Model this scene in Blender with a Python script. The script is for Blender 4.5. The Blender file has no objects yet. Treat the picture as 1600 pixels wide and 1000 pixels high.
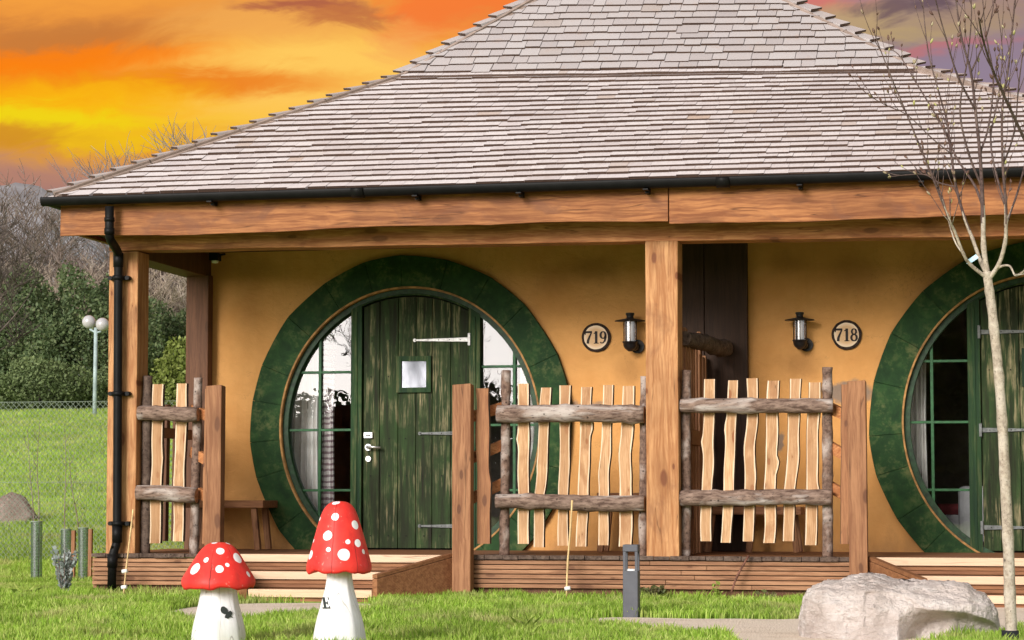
import bpy, bmesh, math, random
import numpy as np
from mathutils import Vector, Matrix, noise
from math import radians, sin, cos, pi, sqrt, atan2
random.seed(7); rng = np.random.default_rng(7)
SC = bpy.context.scene; COL = SC.collection

# ------------------------------------------------------------------ camera
YAW, PITCH, DIST, EYE, F = radians(12.0), radians(4.4), 18.0, 0.76, 3600.0
cd = bpy.data.cameras.new('camera'); cam = bpy.data.objects.new('camera', cd); COL.objects.link(cam)
cam.location = (0, -DIST, EYE); cam.rotation_euler = (radians(90) + PITCH, 0, YAW)
cd.sensor_width = 36; cd.lens = 81.0; cd.clip_start = 0.1; cd.clip_end = 5000
SC.camera = cam
CAMR = cam.rotation_euler.to_matrix(); CC = Vector(cam.location)
def ray(px, py): return CAMR @ Vector(((px - 800) / F, (500 - py) / F, -1))
def at(px, py, Y):
    d = ray(px, py); return CC + d * ((Y + DIST) / d.y)
def gnd(px, py, z=-0.05):
    d = ray(px, py); return CC + d * ((z - EYE) / d.z)
def zpx(px, py, Y): return at(px, py, Y).z
def xpx(px, Y, py=650): return at(px, py, Y).x

# ------------------------------------------------------------------ render look
SC.view_settings.view_transform = 'Standard'; SC.view_settings.look = 'None'
SC.view_settings.exposure = 1.05; SC.view_settings.gamma = 1.0

def s2l(c):
    return tuple(((v / 255) / 12.92 if v / 255 <= .04045 else ((v / 255 + .055) / 1.055) ** 2.4) for v in c)

class NT:
    def __init__(s, tree): s.t = tree; s.t.nodes.clear()
    def n(s, typ, ins=None, **kw):
        nd = s.t.nodes.new(typ)
        for k, v in kw.items(): setattr(nd, k, v)
        for k, v in (ins or {}).items(): s.set(nd, k, v)
        return nd
    def set(s, nd, k, v):
        sock = nd.inputs[k]
        if isinstance(v, bpy.types.NodeSocket): s.t.links.new(v, sock)
        elif isinstance(v, bpy.types.Node): s.t.links.new(v.outputs[0], sock)
        else:
            if isinstance(v, (tuple, list)) and len(v) == 3 and sock.type == 'RGBA': v = (*v, 1)
            sock.default_value = v
    def math(s, op, a, b=0.0, c=0.0, clamp=False):
        nd = s.n('ShaderNodeMath', operation=op, use_clamp=clamp)
        for i, v in enumerate((a, b, c)):
            s.set(nd, i, v)
        return nd.outputs[0]
    def vm(s, op, a, b=(0, 0, 0)):
        nd = s.n('ShaderNodeVectorMath', operation=op); s.set(nd, 0, a)
        if op == 'SCALE': s.set(nd, 'Scale', b); return nd.outputs[0]
        s.set(nd, 1, b)
        return nd.outputs['Value'] if op in ('LENGTH', 'DISTANCE', 'DOT_PRODUCT') else nd.outputs[0]
    def mix(s, f, a, b, blend='MIX'):
        nd = s.n('ShaderNodeMix', data_type='RGBA', blend_type=blend)
        s.set(nd, 0, f); s.set(nd, 6, a); s.set(nd, 7, b); return nd.outputs[2]
    def mr(s, v, a, b, c=0.0, d=1.0, smooth=False):
        nd = s.n('ShaderNodeMapRange', {0: v, 1: a, 2: b, 3: c, 4: d})
        if smooth: nd.interpolation_type = 'SMOOTHSTEP'
        return nd.outputs[0]
    def noise(s, vec, scale, detail=4, rough=.55, dist=0.0, color=False):
        nd = s.n('ShaderNodeTexNoise', {'Vector': vec, 'Scale': scale, 'Detail': detail, 'Roughness': rough, 'Distortion': dist})
        return nd.outputs['Color' if color else 'Fac']

# ------------------------------------------------------------------ world: sky
W = bpy.data.worlds.new('World'); SC.world = W; W.use_nodes = True
SUN_EL, SUN_AZ = radians(21), radians(-18)          # azimuth: measured from -Y (towards the camera), negative = left
wt = NT(W.node_tree)
tc = wt.n('ShaderNodeTexCoord').outputs['Generated']
sky = wt.n('ShaderNodeTexSky', sky_type='NISHITA', sun_disc=False, sun_elevation=SUN_EL, sun_rotation=radians(180) - SUN_AZ)
sky.air_density = 1.0; sky.dust_density = 1.3; sky.ozone_density = 1.0
skyc = wt.vm('SCALE', sky.outputs[0], 0.125)
# thin high overcast over the daylight half: mostly grey-white
lum = wt.n('ShaderNodeRGBToBW', {0: skyc}).outputs[0]
warm = wt.vm('SCALE', wt.n('ShaderNodeCombineColor', {0: 1.04, 1: 1.0, 2: .97}).outputs[0], lum)
day = wt.mix(0.85, skyc, warm)
sep = wt.n('ShaderNodeSeparateXYZ', {0: tc})
ysafe = wt.math('MAXIMUM', sep.outputs[1], .05)
u = wt.math('DIVIDE', sep.outputs[0], ysafe); v = wt.math('DIVIDE', sep.outputs[2], ysafe)
uv = wt.n('ShaderNodeCombineXYZ', {0: u, 1: v, 2: 0.0}).outputs[0]
strx = wt.vm('MULTIPLY', uv, (1.0, 2.6, 1))
w1 = wt.vm('SUBTRACT', wt.noise(strx, 7, 5, .6, .6, True), (.5, .5, .5))
w2 = wt.vm('SUBTRACT', wt.noise(strx, 28, 5, .65, 1.0, True), (.5, .5, .5))
wuv = wt.vm('ADD', wt.vm('ADD', uv, wt.vm('MULTIPLY', w1, (.12, .030, 0))), wt.vm('MULTIPLY', w2, (.045, .014, 0)))
def dirpx(px, py):
    d = ray(px, py); return (d.x / d.y, d.z / d.y)
def _c(c): return s2l(c)
col = None
wsep = wt.n('ShaderNodeSeparateXYZ', {0: wuv})
vlo, vhi = dirpx(100, 300)[1], dirpx(100, 0)[1]
t = wt.mr(wsep.outputs[1], vlo, vhi)
rp = wt.n('ShaderNodeValToRGB', {0: t}); cr = rp.color_ramp
stops = [(0.0, (150, 118, 116)), (.10, (196, 140, 104)), (.24, (230, 158, 50)), (.38, (247, 190, 22)), (.5, (249, 168, 20)), (.62, (246, 140, 26)), (.72, (240, 128, 30)), (.85, (222, 138, 62)), (1.0, (243, 158, 64))]
while len(cr.elements) < len(stops): cr.elements.new(.5)
for e, (p, c) in zip(cr.elements, stops): e.position = p; e.color = (*_c(c), 1)
col = rp.outputs[0]
blobs = [  # px, py, rx, ry, colour, strength
    (520, 110, 330, 95, (255, 204, 96), .95), (640, 190, 260, 70, (253, 190, 80), .7), (420, 30, 200, 40, (243, 170, 84), .7),
    (90, 62, 190, 34, (196, 122, 60), .8), (60, 95, 260, 20, (253, 130, 16), .8), (300, 128, 260, 22, (236, 120, 20), .85),
    (40, 186, 190, 22, (240, 214, 24), .9), (140, 215, 120, 18, (244, 200, 20), .7), (0, 225, 150, 26, (206, 142, 36), .75),
    (150, 150, 200, 26, (250, 184, 20), .7), (80, 285, 260, 34, (176, 126, 112), .75),
    (480, 8, 120, 13, (172, 92, 70), .9), (560, 18, 110, 13, (190, 108, 66), .8), (700, 0, 90, 45, (250, 116, 52), .75), (660, 60, 60, 40, (246, 160, 90), .5),
    (1450, 60, 420, 260, (150, 126, 140), 1.0), (1290, 5, 80, 26, (214, 120, 110), .9), (1350, 40, 120, 32, (196, 166, 112), .75), (1440, 52, 150, 18, (182, 156, 110), .65), (1550, 25, 110, 20, (176, 146, 104), .6),
    (1400, 20, 60, 14, (108, 84, 92), .85), (1470, 75, 120, 9, (194, 116, 116), .75), (1350, 68, 70, 14, (140, 118, 136), .8), (1540, 120, 110, 45, (146, 130, 150), .8), (1480, 8, 50, 16, (96, 76, 84), .8)]
for px, py, rx, ry, c, st in blobs:
    cu, cv = dirpx(px, py)
    dd = wt.vm('MULTIPLY', wt.vm('SUBTRACT', wuv, (cu, cv, 0)), (F / rx * .9, F / ry * .9, 0))
    f = wt.mr(wt.vm('LENGTH', dd), 0.25, 1.35, st, 0.0, True)
    col = wt.mix(f, col, _c(c))
sun_set = wt.vm('SCALE', col, 0.485)     # display value is restored by the exposure
fac = wt.mr(sep.outputs[1], .55, .85, smooth=True)
final = wt.mix(fac, day, sun_set)
bg = wt.n('ShaderNodeBackground', {'Color': final, 'Strength': 1.0})
wt.n('ShaderNodeOutputWorld', {0: bg})

sl = bpy.data.lights.new('sun', 'SUN'); so = bpy.data.objects.new('sun', sl); COL.objects.link(so)
sl.energy = 1.8; sl.angle = radians(20); sl.color = (1, .965, .925)
sd = Vector((sin(SUN_AZ) * cos(SUN_EL), -cos(SUN_AZ) * cos(SUN_EL), sin(SUN_EL)))
so.rotation_euler = sd.to_track_quat('Z', 'Y').to_euler(); so.location = sd * 50

# ------------------------------------------------------------------ materials
def mat(name):
    m = bpy.data.materials.new(name); m.use_nodes = True; nt = NT(m.node_tree)
    return m, nt
def finish(nt, color, rough=.7, bump=None, bstr=.3, bdist=.01, spec=.22, normal=None, **kw):
    b = nt.n('ShaderNodeBsdfPrincipled', {'Base Color': color, 'Roughness': rough, 'Specular IOR Level': spec})
    for k, v_ in kw.items(): nt.set(b, k.replace('_', ' '), v_)
    if bump is not None:
        bn = nt.n('ShaderNodeBump', {'Strength': bstr, 'Distance': bdist, 'Height': bump}); nt.set(b, 'Normal', bn.outputs[0])
    nt.n('ShaderNodeOutputMaterial', {0: b})
def objvec(nt, rand=True):
    tcn = nt.n('ShaderNodeTexCoord').outputs['Object']
    if not rand: return tcn
    r = nt.n('ShaderNodeObjectInfo').outputs['Random']
    return nt.vm('ADD', tcn, nt.n('ShaderNodeCombineXYZ', {0: nt.math('MULTIPLY', r, 17.3), 1: nt.math('MULTIPLY', r, 9.1), 2: nt.math('MULTIPLY', r, 23.7)}).outputs[0])

def wood(name, light, dark, knot, axis='z', rough=.65, vary=.25, knots=.8, fine=1.0, island=0.0, blotch=None, kscale=1.0, rand=.28):
    m, nt = mat(name); p = objvec(nt)
    st = {'x': (.055, 1, 1), 'y': (1, .055, 1), 'z': (1, 1, .055)}[axis]
    warp = nt.vm('SCALE', nt.vm('SUBTRACT', nt.noise(p, 3.0, 2, .5, 0, True), (.5, .5, .5)), .05)
    g = nt.vm('MULTIPLY', nt.vm('ADD', p, warp), st)
    n1 = nt.noise(g, 36 * fine, 5, .62, .3); n2 = nt.noise(g, 130 * fine, 3, .6)
    n3 = nt.noise(p, 2.2, 3, .55)
    rings = nt.n('ShaderNodeTexWave', {'Vector': g, 'Scale': 26 * fine, 'Distortion': 3.0, 'Detail': 2.0, 'Detail Scale': 1.0}, wave_type='BANDS', bands_direction='DIAGONAL').outputs['Fac']
    gr = nt.math('ADD', nt.math('MULTIPLY', n1, .72), nt.math('ADD', nt.math('MULTIPLY', n2, .24), nt.math('MULTIPLY', rings, .04)))
    c = nt.mix(nt.mr(gr, .41, .60), dark, light)
    c = nt.mix(nt.mr(n3, .42, .7, 0, vary), c, tuple(x * .62 for x in dark))
    if blotch: c = nt.mix(nt.mr(nt.noise(nt.vm('MULTIPLY', p, {'x': (.6, 1, 1), 'y': (1, .6, 1), 'z': (1, 1, .6)}[axis]), 4.5, 4, .6, .8), .53, .66, 0, blotch[1]), c, blotch[0])
    sp = nt.n('ShaderNodeSeparateXYZ', {0: nt.vm('ADD', p, nt.vm('SCALE', warp, .5))}).outputs
    kv = {'x': (nt.math('MULTIPLY', sp[0], .38), sp[2]), 'y': (nt.math('MULTIPLY', sp[1], .38), sp[2]), 'z': (sp[0], nt.math('MULTIPLY', sp[2], .42))}[axis]
    vn = nt.n('ShaderNodeTexVoronoi', {'Vector': nt.n('ShaderNodeCombineXYZ', {0: kv[0], 1: kv[1], 2: 0.0}).outputs[0], 'Scale': 4.6 * kscale}, voronoi_dimensions='2D')
    vr = nt.n('ShaderNodeSeparateColor', {0: vn.outputs['Color']}).outputs[0]
    vor = nt.math('DIVIDE', nt.math('ADD', vn.outputs['Distance'], nt.math('MULTIPLY', nt.math('SUBTRACT', n1, .5), .05)), nt.mr(vr, .2, 1.0, .25, 1.55))
    kf = nt.mr(vor, .060, .105, knots, 0.0, True)
    c = nt.mix(nt.mr(vor, .10, .32, knots * .55, 0.0, True), c, tuple(x * .7 for x in dark))
    c = nt.mix(kf, c, knot)
    cs = {'x': (.035, 1, 1), 'y': (1, .035, 1), 'z': (1, 1, .035)}[axis]
    ck = nt.mr(nt.math('ABSOLUTE', nt.math('SUBTRACT', nt.noise(nt.vm('MULTIPLY', p, cs), 13 * fine, 2, .5), .5)), .0, .010, 1, 0)
    ck = nt.math('MULTIPLY', ck, nt.mr(nt.noise(p, 2.6, 2), .45, .55))
    c = nt.mix(nt.math('MULTIPLY', ck, .85), c, tuple(x * .35 for x in dark))
    ro = nt.n('ShaderNodeObjectInfo').outputs['Random']
    c = nt.mix(nt.mr(ro, 0, 1, 0, rand), c, tuple(x * .8 for x in dark))
    if island:
        ri = nt.n('ShaderNodeNewGeometry').outputs['Random Per Island']
        c = nt.mix(nt.mr(ri, 0, 1, 0, island), c, tuple(x * .5 for x in dark))
    h = nt.math('ADD', gr, nt.math('MULTIPLY', nt.math('ADD', kf, ck), -.5))
    finish(nt, c, rough, h, .35, .006)
    return m
M = {}
M['oak'] = wood('post_timber', (.54, .285, .125), (.32, .130, .046), (.14, .045, .018), 'z', kscale=1.0, knots=1.0, vary=.4, blotch=((.16, .065, .03), .5))
M['oak_x'] = wood('beam_timber', (.60, .27, .110), (.33, .115, .040), (.14, .05, .02), 'x', vary=.45, blotch=((.17, .065, .03), .55))
M['fascia'] = wood('fascia_timber', (.39, .160, .056), (.185, .060, .019), (.13, .045, .015), 'x', fine=.8, kscale=.8, vary=.45, blotch=((.14, .055, .03), .6))
M['brownpost'] = wood('brown_stained_timber', (.34, .165, .078), (.20, .082, .036), (.08, .03, .015), 'z')
M['brown_x'] = wood('brown_stained_board', (.34, .155, .070), (.21, .084, .036), (.075, .03, .015), 'x', island=.35)
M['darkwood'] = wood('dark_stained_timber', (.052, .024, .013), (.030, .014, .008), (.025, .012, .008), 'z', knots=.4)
M['darkbrown'] = wood('dark_porch_timber', (.15, .066, .034), (.095, .040, .020), (.04, .02, .01), 'z', knots=.4)
M['soffit'] = wood('soffit_boards', (.075, .036, .022), (.042, .020, .013), (.025, .012, .008), 'x', knots=.3)
M['cut'] = wood('cut_board_face', (.60, .375, .205), (.40, .21, .095), (.24, .09, .035), 'z', vary=.5, fine=1.5, knots=1.0, kscale=1.15, rand=.62, blotch=((.30, .14, .06), .75))
M['cutdark'] = wood('cut_board_reddish', (.36, .17, .075), (.24, .10, .045), (.09, .035, .02), 'z', vary=.25, fine=1.5)
M['sap'] = wood('sapwood_edge', (.72, .56, .40), (.60, .42, .27), (.4, .2, .1), 'z', vary=.1, fine=1.5, knots=.15)
M['nosing'] = wood('pale_step_nosing', (.66, .46, .31), (.60, .40, .26), (.6, .36, .2), 'x', vary=.08, knots=.1, rough=.55)
M['hipwood'] = wood('hip_cedar', (.42, .33, .29), (.30, .22, .18), (.2, .12, .09), 'x', island=.5, knots=.1)

def bark(name, a, b, lich, scale=1.0, lf=.5, st=(1, 1, 1)):
    m, nt = mat(name); p = nt.vm('MULTIPLY', objvec(nt), st)
    n1 = nt.noise(p, 26 * scale, 6, .65); n2 = nt.noise(p, 5 * scale, 3, .6, .5); n3 = nt.noise(p, 60 * scale, 3, .6)
    c = nt.mix(nt.mr(n1, .36, .62), a, b)
    c = nt.mix(nt.mr(n2, .5, .64, 0, lf), c, lich)
    c = nt.mix(nt.mr(n3, .60, .68, 0, .8), c, tuple(x * .3 for x in a))
    vd = nt.n('ShaderNodeTexVoronoi', {'Vector': objvec(nt), 'Scale': 11.0}).outputs['Distance']; c = nt.mix(nt.mr(vd, .06, .12, .85, 0), c, tuple(x * .25 for x in a))
    finish(nt, c, .85, nt.math('ADD', n1, nt.math('MULTIPLY', n3, .5)), .7, .008, spec=.25)
    return m
M['bark'] = bark('rail_bark', (.075, .042, .030), (.21, .135, .10), (.40, .33, .29), lf=.8)
M['barkrail'] = bark('rail_log_bark', (.075, .043, .031), (.25, .17, .13), (.45, .39, .35), lf=.85, scale=1.7, st=(.25, 1, 1))
M['barkdark'] = bark('dark_bark', (.045, .027, .02), (.12, .08, .06), (.2, .15, .12), lf=.25)
M['treebark'] = bark('young_tree_bark', (.25, .20, .155), (.43, .36, .28), (.54, .48, .40), scale=1.6)
M['twig'] = bark('twig_bark', (.06, .036, .032), (.11, .07, .062), (.18, .135, .115), lf=.3)
M['fartwig'] = bark('far_twig_bark', (.12, .085, .07), (.22, .165, .14), (.33, .29, .26), scale=.5)
M['fartwig_dark'] = bark('far_dark_bark', (.05, .038, .035), (.10, .075, .065), (.17, .14, .12), scale=.5)
M['greytwig'] = bark('far_grey_twigs', (.13, .13, .15), (.2, .2, .22), (.3, .3, .32), scale=.5)
M['thicket'] = bark('thicket_twigs', (.24, .185, .14), (.40, .32, .25), (.50, .44, .38), scale=.5)

def simple(name, c, rough=.5, noise_s=0, amt=.3, spec=.25, bstr=.2, **kw):
    m, nt = mat(name)
    if noise_s:
        p = objvec(nt); n = nt.noise(p, noise_s, 5, .6)
        cc = nt.mix(nt.mr(n, .35, .65, 0, 1), tuple(x * (1 - amt) for x in c), tuple(min(1, x * (1 + amt)) for x in c))
        finish(nt, cc, rough, n, bstr, .004, spec, **kw)
    else: finish(nt, c, rough, spec=spec, **kw)
    return m
M['blackplastic'] = simple('black_plastic', (.006, .0055, .0055), .5, 6, .3, spec=.12, bstr=.05)
M['blackmetal'] = simple('black_metal', (.016, .013, .013), .42, 30, .3, bstr=.1)
M['greymetal'] = simple('grey_powder_coat', (.078, .080, .092), .5, 14, .12, bstr=.05)
M['silver'] = simple('brushed_silver', (.62, .60, .58), .32, 60, .1, Metallic=.85)
M['hingesteel'] = simple('worn_hinge_steel', (.40, .39, .38), .45, 30, .3, Metallic=.5)
M['hingedull'] = simple('dull_hinge_steel', (.13, .135, .13), .6, 30, .3, Metallic=.3)
M['white'] = simple('white_plastic', (.75, .74, .72), .5, 20, .06)
M['curtain_p'] = simple('pale_curtain', (.86, .82, .80), .9, 8, .1)
M['greenframe'] = simple('dark_green_frame', (.012, .036, .013), .5, 25, .5)
M['greenbar'] = simple('green_glazing_bar', (.018, .080, .026), .5, 25, .3)
M['dark'] = simple('dark_void', (.012, .010, .009), .9)
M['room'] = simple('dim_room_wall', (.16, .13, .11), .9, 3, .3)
M['redblanket'] = simple('red_blanket', (.28, .05, .06), .9, 15, .3)
M['whitesheet'] = simple('white_bedsheet', (.55, .52, .54), .9, 6, .15)
M['bamboo'] = simple('bamboo_cane', (.55, .38, .18), .5, 12, .3)
M['rust'] = simple('rusty_rod', (.14, .06, .04), .8, 20, .4)
M['rubber'] = simple('black_rubber', (.015, .016, .018), .7, 20, .3)
M['steelwire'] = simple('green_fence_wire', (.20, .24, .19), .55)
M['pole'] = simple('pale_green_pole', (.28, .34, .34), .5, 4, .2)
M['bluetag'] = simple('pale_blue_tag', (.45, .66, .78), .6)
M['lamptube'] = simple('frosted_tube', (.62, .58, .56), .5)

# glass
def glass(name, refl, tint=(.9, .93, .92), rough=.0):
    m, nt = mat(name)
    tr = nt.n('ShaderNodeBsdfTransparent', {0: tint}); gl = nt.n('ShaderNodeBsdfGlossy', {'Color': (.95, .96, 1), 'Roughness': rough})
    p = objvec(nt); bn = nt.n('ShaderNodeBump', {'Strength': .10, 'Distance': .01, 'Height': nt.noise(p, 3.0, 2, .5)})
    nt.set(gl, 'Normal', bn.outputs[0])
    ms = nt.n('ShaderNodeMixShader', {0: refl}); nt.set(ms, 1, tr.outputs[0]); nt.set(ms, 2, gl.outputs[0])
    nt.n('ShaderNodeOutputMaterial', {0: ms}); return m
M['glass'] = glass('coated_window_glass', .115)
M['glassdark'] = glass('plain_window_glass', .14)
M['globe'] = simple('frosted_globe', (.36, .34, .35), .25, spec=.6)

# roof shingles
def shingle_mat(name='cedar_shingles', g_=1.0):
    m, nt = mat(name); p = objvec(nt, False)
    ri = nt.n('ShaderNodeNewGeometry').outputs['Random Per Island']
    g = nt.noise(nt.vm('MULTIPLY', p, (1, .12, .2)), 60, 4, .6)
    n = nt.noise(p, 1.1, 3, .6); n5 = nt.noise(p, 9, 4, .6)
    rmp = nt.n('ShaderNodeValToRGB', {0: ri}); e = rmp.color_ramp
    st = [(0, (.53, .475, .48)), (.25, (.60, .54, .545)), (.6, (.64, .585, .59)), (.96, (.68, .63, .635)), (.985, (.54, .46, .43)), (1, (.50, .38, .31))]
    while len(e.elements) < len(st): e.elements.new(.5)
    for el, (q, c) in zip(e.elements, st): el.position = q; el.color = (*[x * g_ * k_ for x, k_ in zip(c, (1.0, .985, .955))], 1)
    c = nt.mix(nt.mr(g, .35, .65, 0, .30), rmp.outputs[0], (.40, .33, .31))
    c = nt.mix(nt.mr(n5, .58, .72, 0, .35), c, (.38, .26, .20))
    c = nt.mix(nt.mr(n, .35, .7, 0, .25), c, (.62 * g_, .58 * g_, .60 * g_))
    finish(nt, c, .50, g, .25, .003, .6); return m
M['shingle'] = shingle_mat(); M['shingle_dimmed'] = shingle_mat('dimmed_cedar_shingles', .62)  # lower slope's glare put into colour: upper slope gets a darkened copy
M['butt'] = wood('shingle_butt_edge', (.085, .05, .036), (.05, .028, .02), (.05, .03, .02), 'x', knots=0)

# ochre render
def ochre():
    m, nt = mat('ochre_render'); p = objvec(nt, False)
    n1 = nt.noise(p, 1.6, 5, .6, .3); n2 = nt.noise(p, 90, 4, .6); n3 = nt.noise(p, 12, 5, .65)
    c = nt.mix(nt.mr(n1, .36, .66), (.54, .252, .076), (.64, .328, .112))
    c = nt.mix(nt.mr(n3, .40, .7, 0, .30), c, (.48, .24, .075))
    c = nt.mix(nt.mr(n1, .58, .74, 0, .35), c, (.30, .125, .030))
    # airbrushed stains of the faux aged plaster, each with its own place; soft shadows below both lamps painted in too
    def stain_shadow(px, py, rx, ry, colr, st, soft=1.0):
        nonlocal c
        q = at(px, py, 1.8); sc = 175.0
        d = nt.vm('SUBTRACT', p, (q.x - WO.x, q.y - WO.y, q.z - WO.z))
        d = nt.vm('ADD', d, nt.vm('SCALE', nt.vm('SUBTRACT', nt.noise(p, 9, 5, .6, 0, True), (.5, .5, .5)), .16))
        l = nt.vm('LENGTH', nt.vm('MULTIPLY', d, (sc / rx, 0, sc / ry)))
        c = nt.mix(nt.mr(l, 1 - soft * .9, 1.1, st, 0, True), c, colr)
    br = (.20, .085, .025); gy = (.17, .14, .12)
    for a in ((1465, 430, 70, 60, br, .45), (1340, 430, 60, 45, br, .45), (1230, 410, 40, 25, br, .4), (925, 420, 60, 30, br, .45), (985, 580, 34, 30, br, .4), (1252, 570, 45, 34, br, .5),
              (390, 420, 80, 30, br, .4), (1390, 610, 30, 70, br, .25), (860, 440, 40, 30, br, .3), (390, 470, 30, 60, br, .25)): stain_shadow(*a)
    for a in ((1330, 614, 36, 20, gy, .85, .35), (1219, 690, 9, 16, gy, .8, .4), (915, 632, 32, 9, gy, .7, .5), (1325, 650, 6, 34, gy, .6, .5)): stain_shadow(*a)
    zc_ = nt.n('ShaderNodeSeparateXYZ', {0: p}).outputs[2]
    splash = nt.math('ADD', zc_, nt.math('MULTIPLY', nt.noise(nt.vm('MULTIPLY', p, (1, 1, .35)), 7, 5, .7), -.5))
    c = nt.mix(nt.mr(splash, .0, .28, .45, 0, True), c, (.24, .13, .06))
    run = nt.noise(nt.vm('MULTIPLY', p, (1, 1, .10)), 5.0, 4, .6); c = nt.mix(nt.mr(run, .58, .74, 0, .28), c, (.36, .17, .05))
    hc = nt.mr(nt.math('ABSOLUTE', nt.math('SUBTRACT', nt.noise(p, 2.3, 6, .62, .3), .5)), 0, .0035, .5, 0); c = nt.mix(nt.math('MULTIPLY', hc, nt.mr(n1, .5, .6)), c, (.20, .10, .04))
    tr_ = nt.noise(nt.vm('MULTIPLY', p, (1, 1, 1.6)), 6, 3, .6, 1.2)
    finish(nt, c, .88, nt.math('ADD', nt.math('ADD', nt.math('MULTIPLY', n3, .5), nt.math('MULTIPLY', tr_, .9)), nt.math('MULTIPLY', n2, .3)), .5, .014, .2); return m

def green_wood(name, base, worn, wf, stretch=(1, 1, .07), dark=(.012, .028, .016), s=14):
    m, nt = mat(name); p = objvec(nt); g = nt.vm('MULTIPLY', p, stretch)
    n1 = nt.noise(g, s, 6, .68, .3); n2 = nt.noise(p, 3.2, 4, .6); n3 = nt.noise(g, s * 5, 3, .6)
    ri = nt.n('ShaderNodeNewGeometry').outputs['Random Per Island']
    c = nt.mix(nt.mr(n1, .36, .6), dark, base); c = nt.mix(nt.mr(nt.noise(nt.vm('MULTIPLY', p, (1, 1, .4)), 4.5, 4, .65), .50, .66, 0, .6), c, dark)
    c = nt.mix(nt.mr(ri, 0, 1, 0, .35), c, tuple(x * .55 for x in base))
    wmask = nt.math('MULTIPLY', nt.mr(nt.math('ADD', n1, nt.math('MULTIPLY', nt.math('SUBTRACT', n3, .5), .5)), .50, .70), nt.mr(n2, .38, .62))
    c = nt.mix(nt.math('MULTIPLY', wmask, wf), c, worn)
    finish(nt, c, .68, n1, .4, .005, .14); return m
M['door'] = green_wood('weathered_green_door', (.027, .055, .015), (.29, .23, .13), 1.0, dark=(.013, .012, .006), s=17)
M['doorframe'] = green_wood('weathered_green_frame', (.024, .060, .017), (.22, .18, .09), .55)
M['ring'] = green_wood('green_painted_surround', (.020, .060, .015), (.16, .15, .06), .5, (1, 1, 1), (.009, .028, .009), 7)
M['creamline'] = simple('bare_timber_bead', (.30, .155, .050), .7, 15, .4)

def reflection_stripes():
    m, nt = mat('striped_reflection'); p = objvec(nt, False)
    s = nt.n('ShaderNodeSeparateXYZ', {0: p}).outputs[2]
    w = nt.math('SINE', nt.math('MULTIPLY', nt.math('ADD', s, nt.math('MULTIPLY', nt.noise(p, 6, 2), .05)), 120.0))
    c = nt.mix(nt.mr(w, .1, .5), (.82, .76, .75), (.34, .25, .28)); finish(nt, c, .9); return m
M['reflection_s'] = reflection_stripes()

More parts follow.
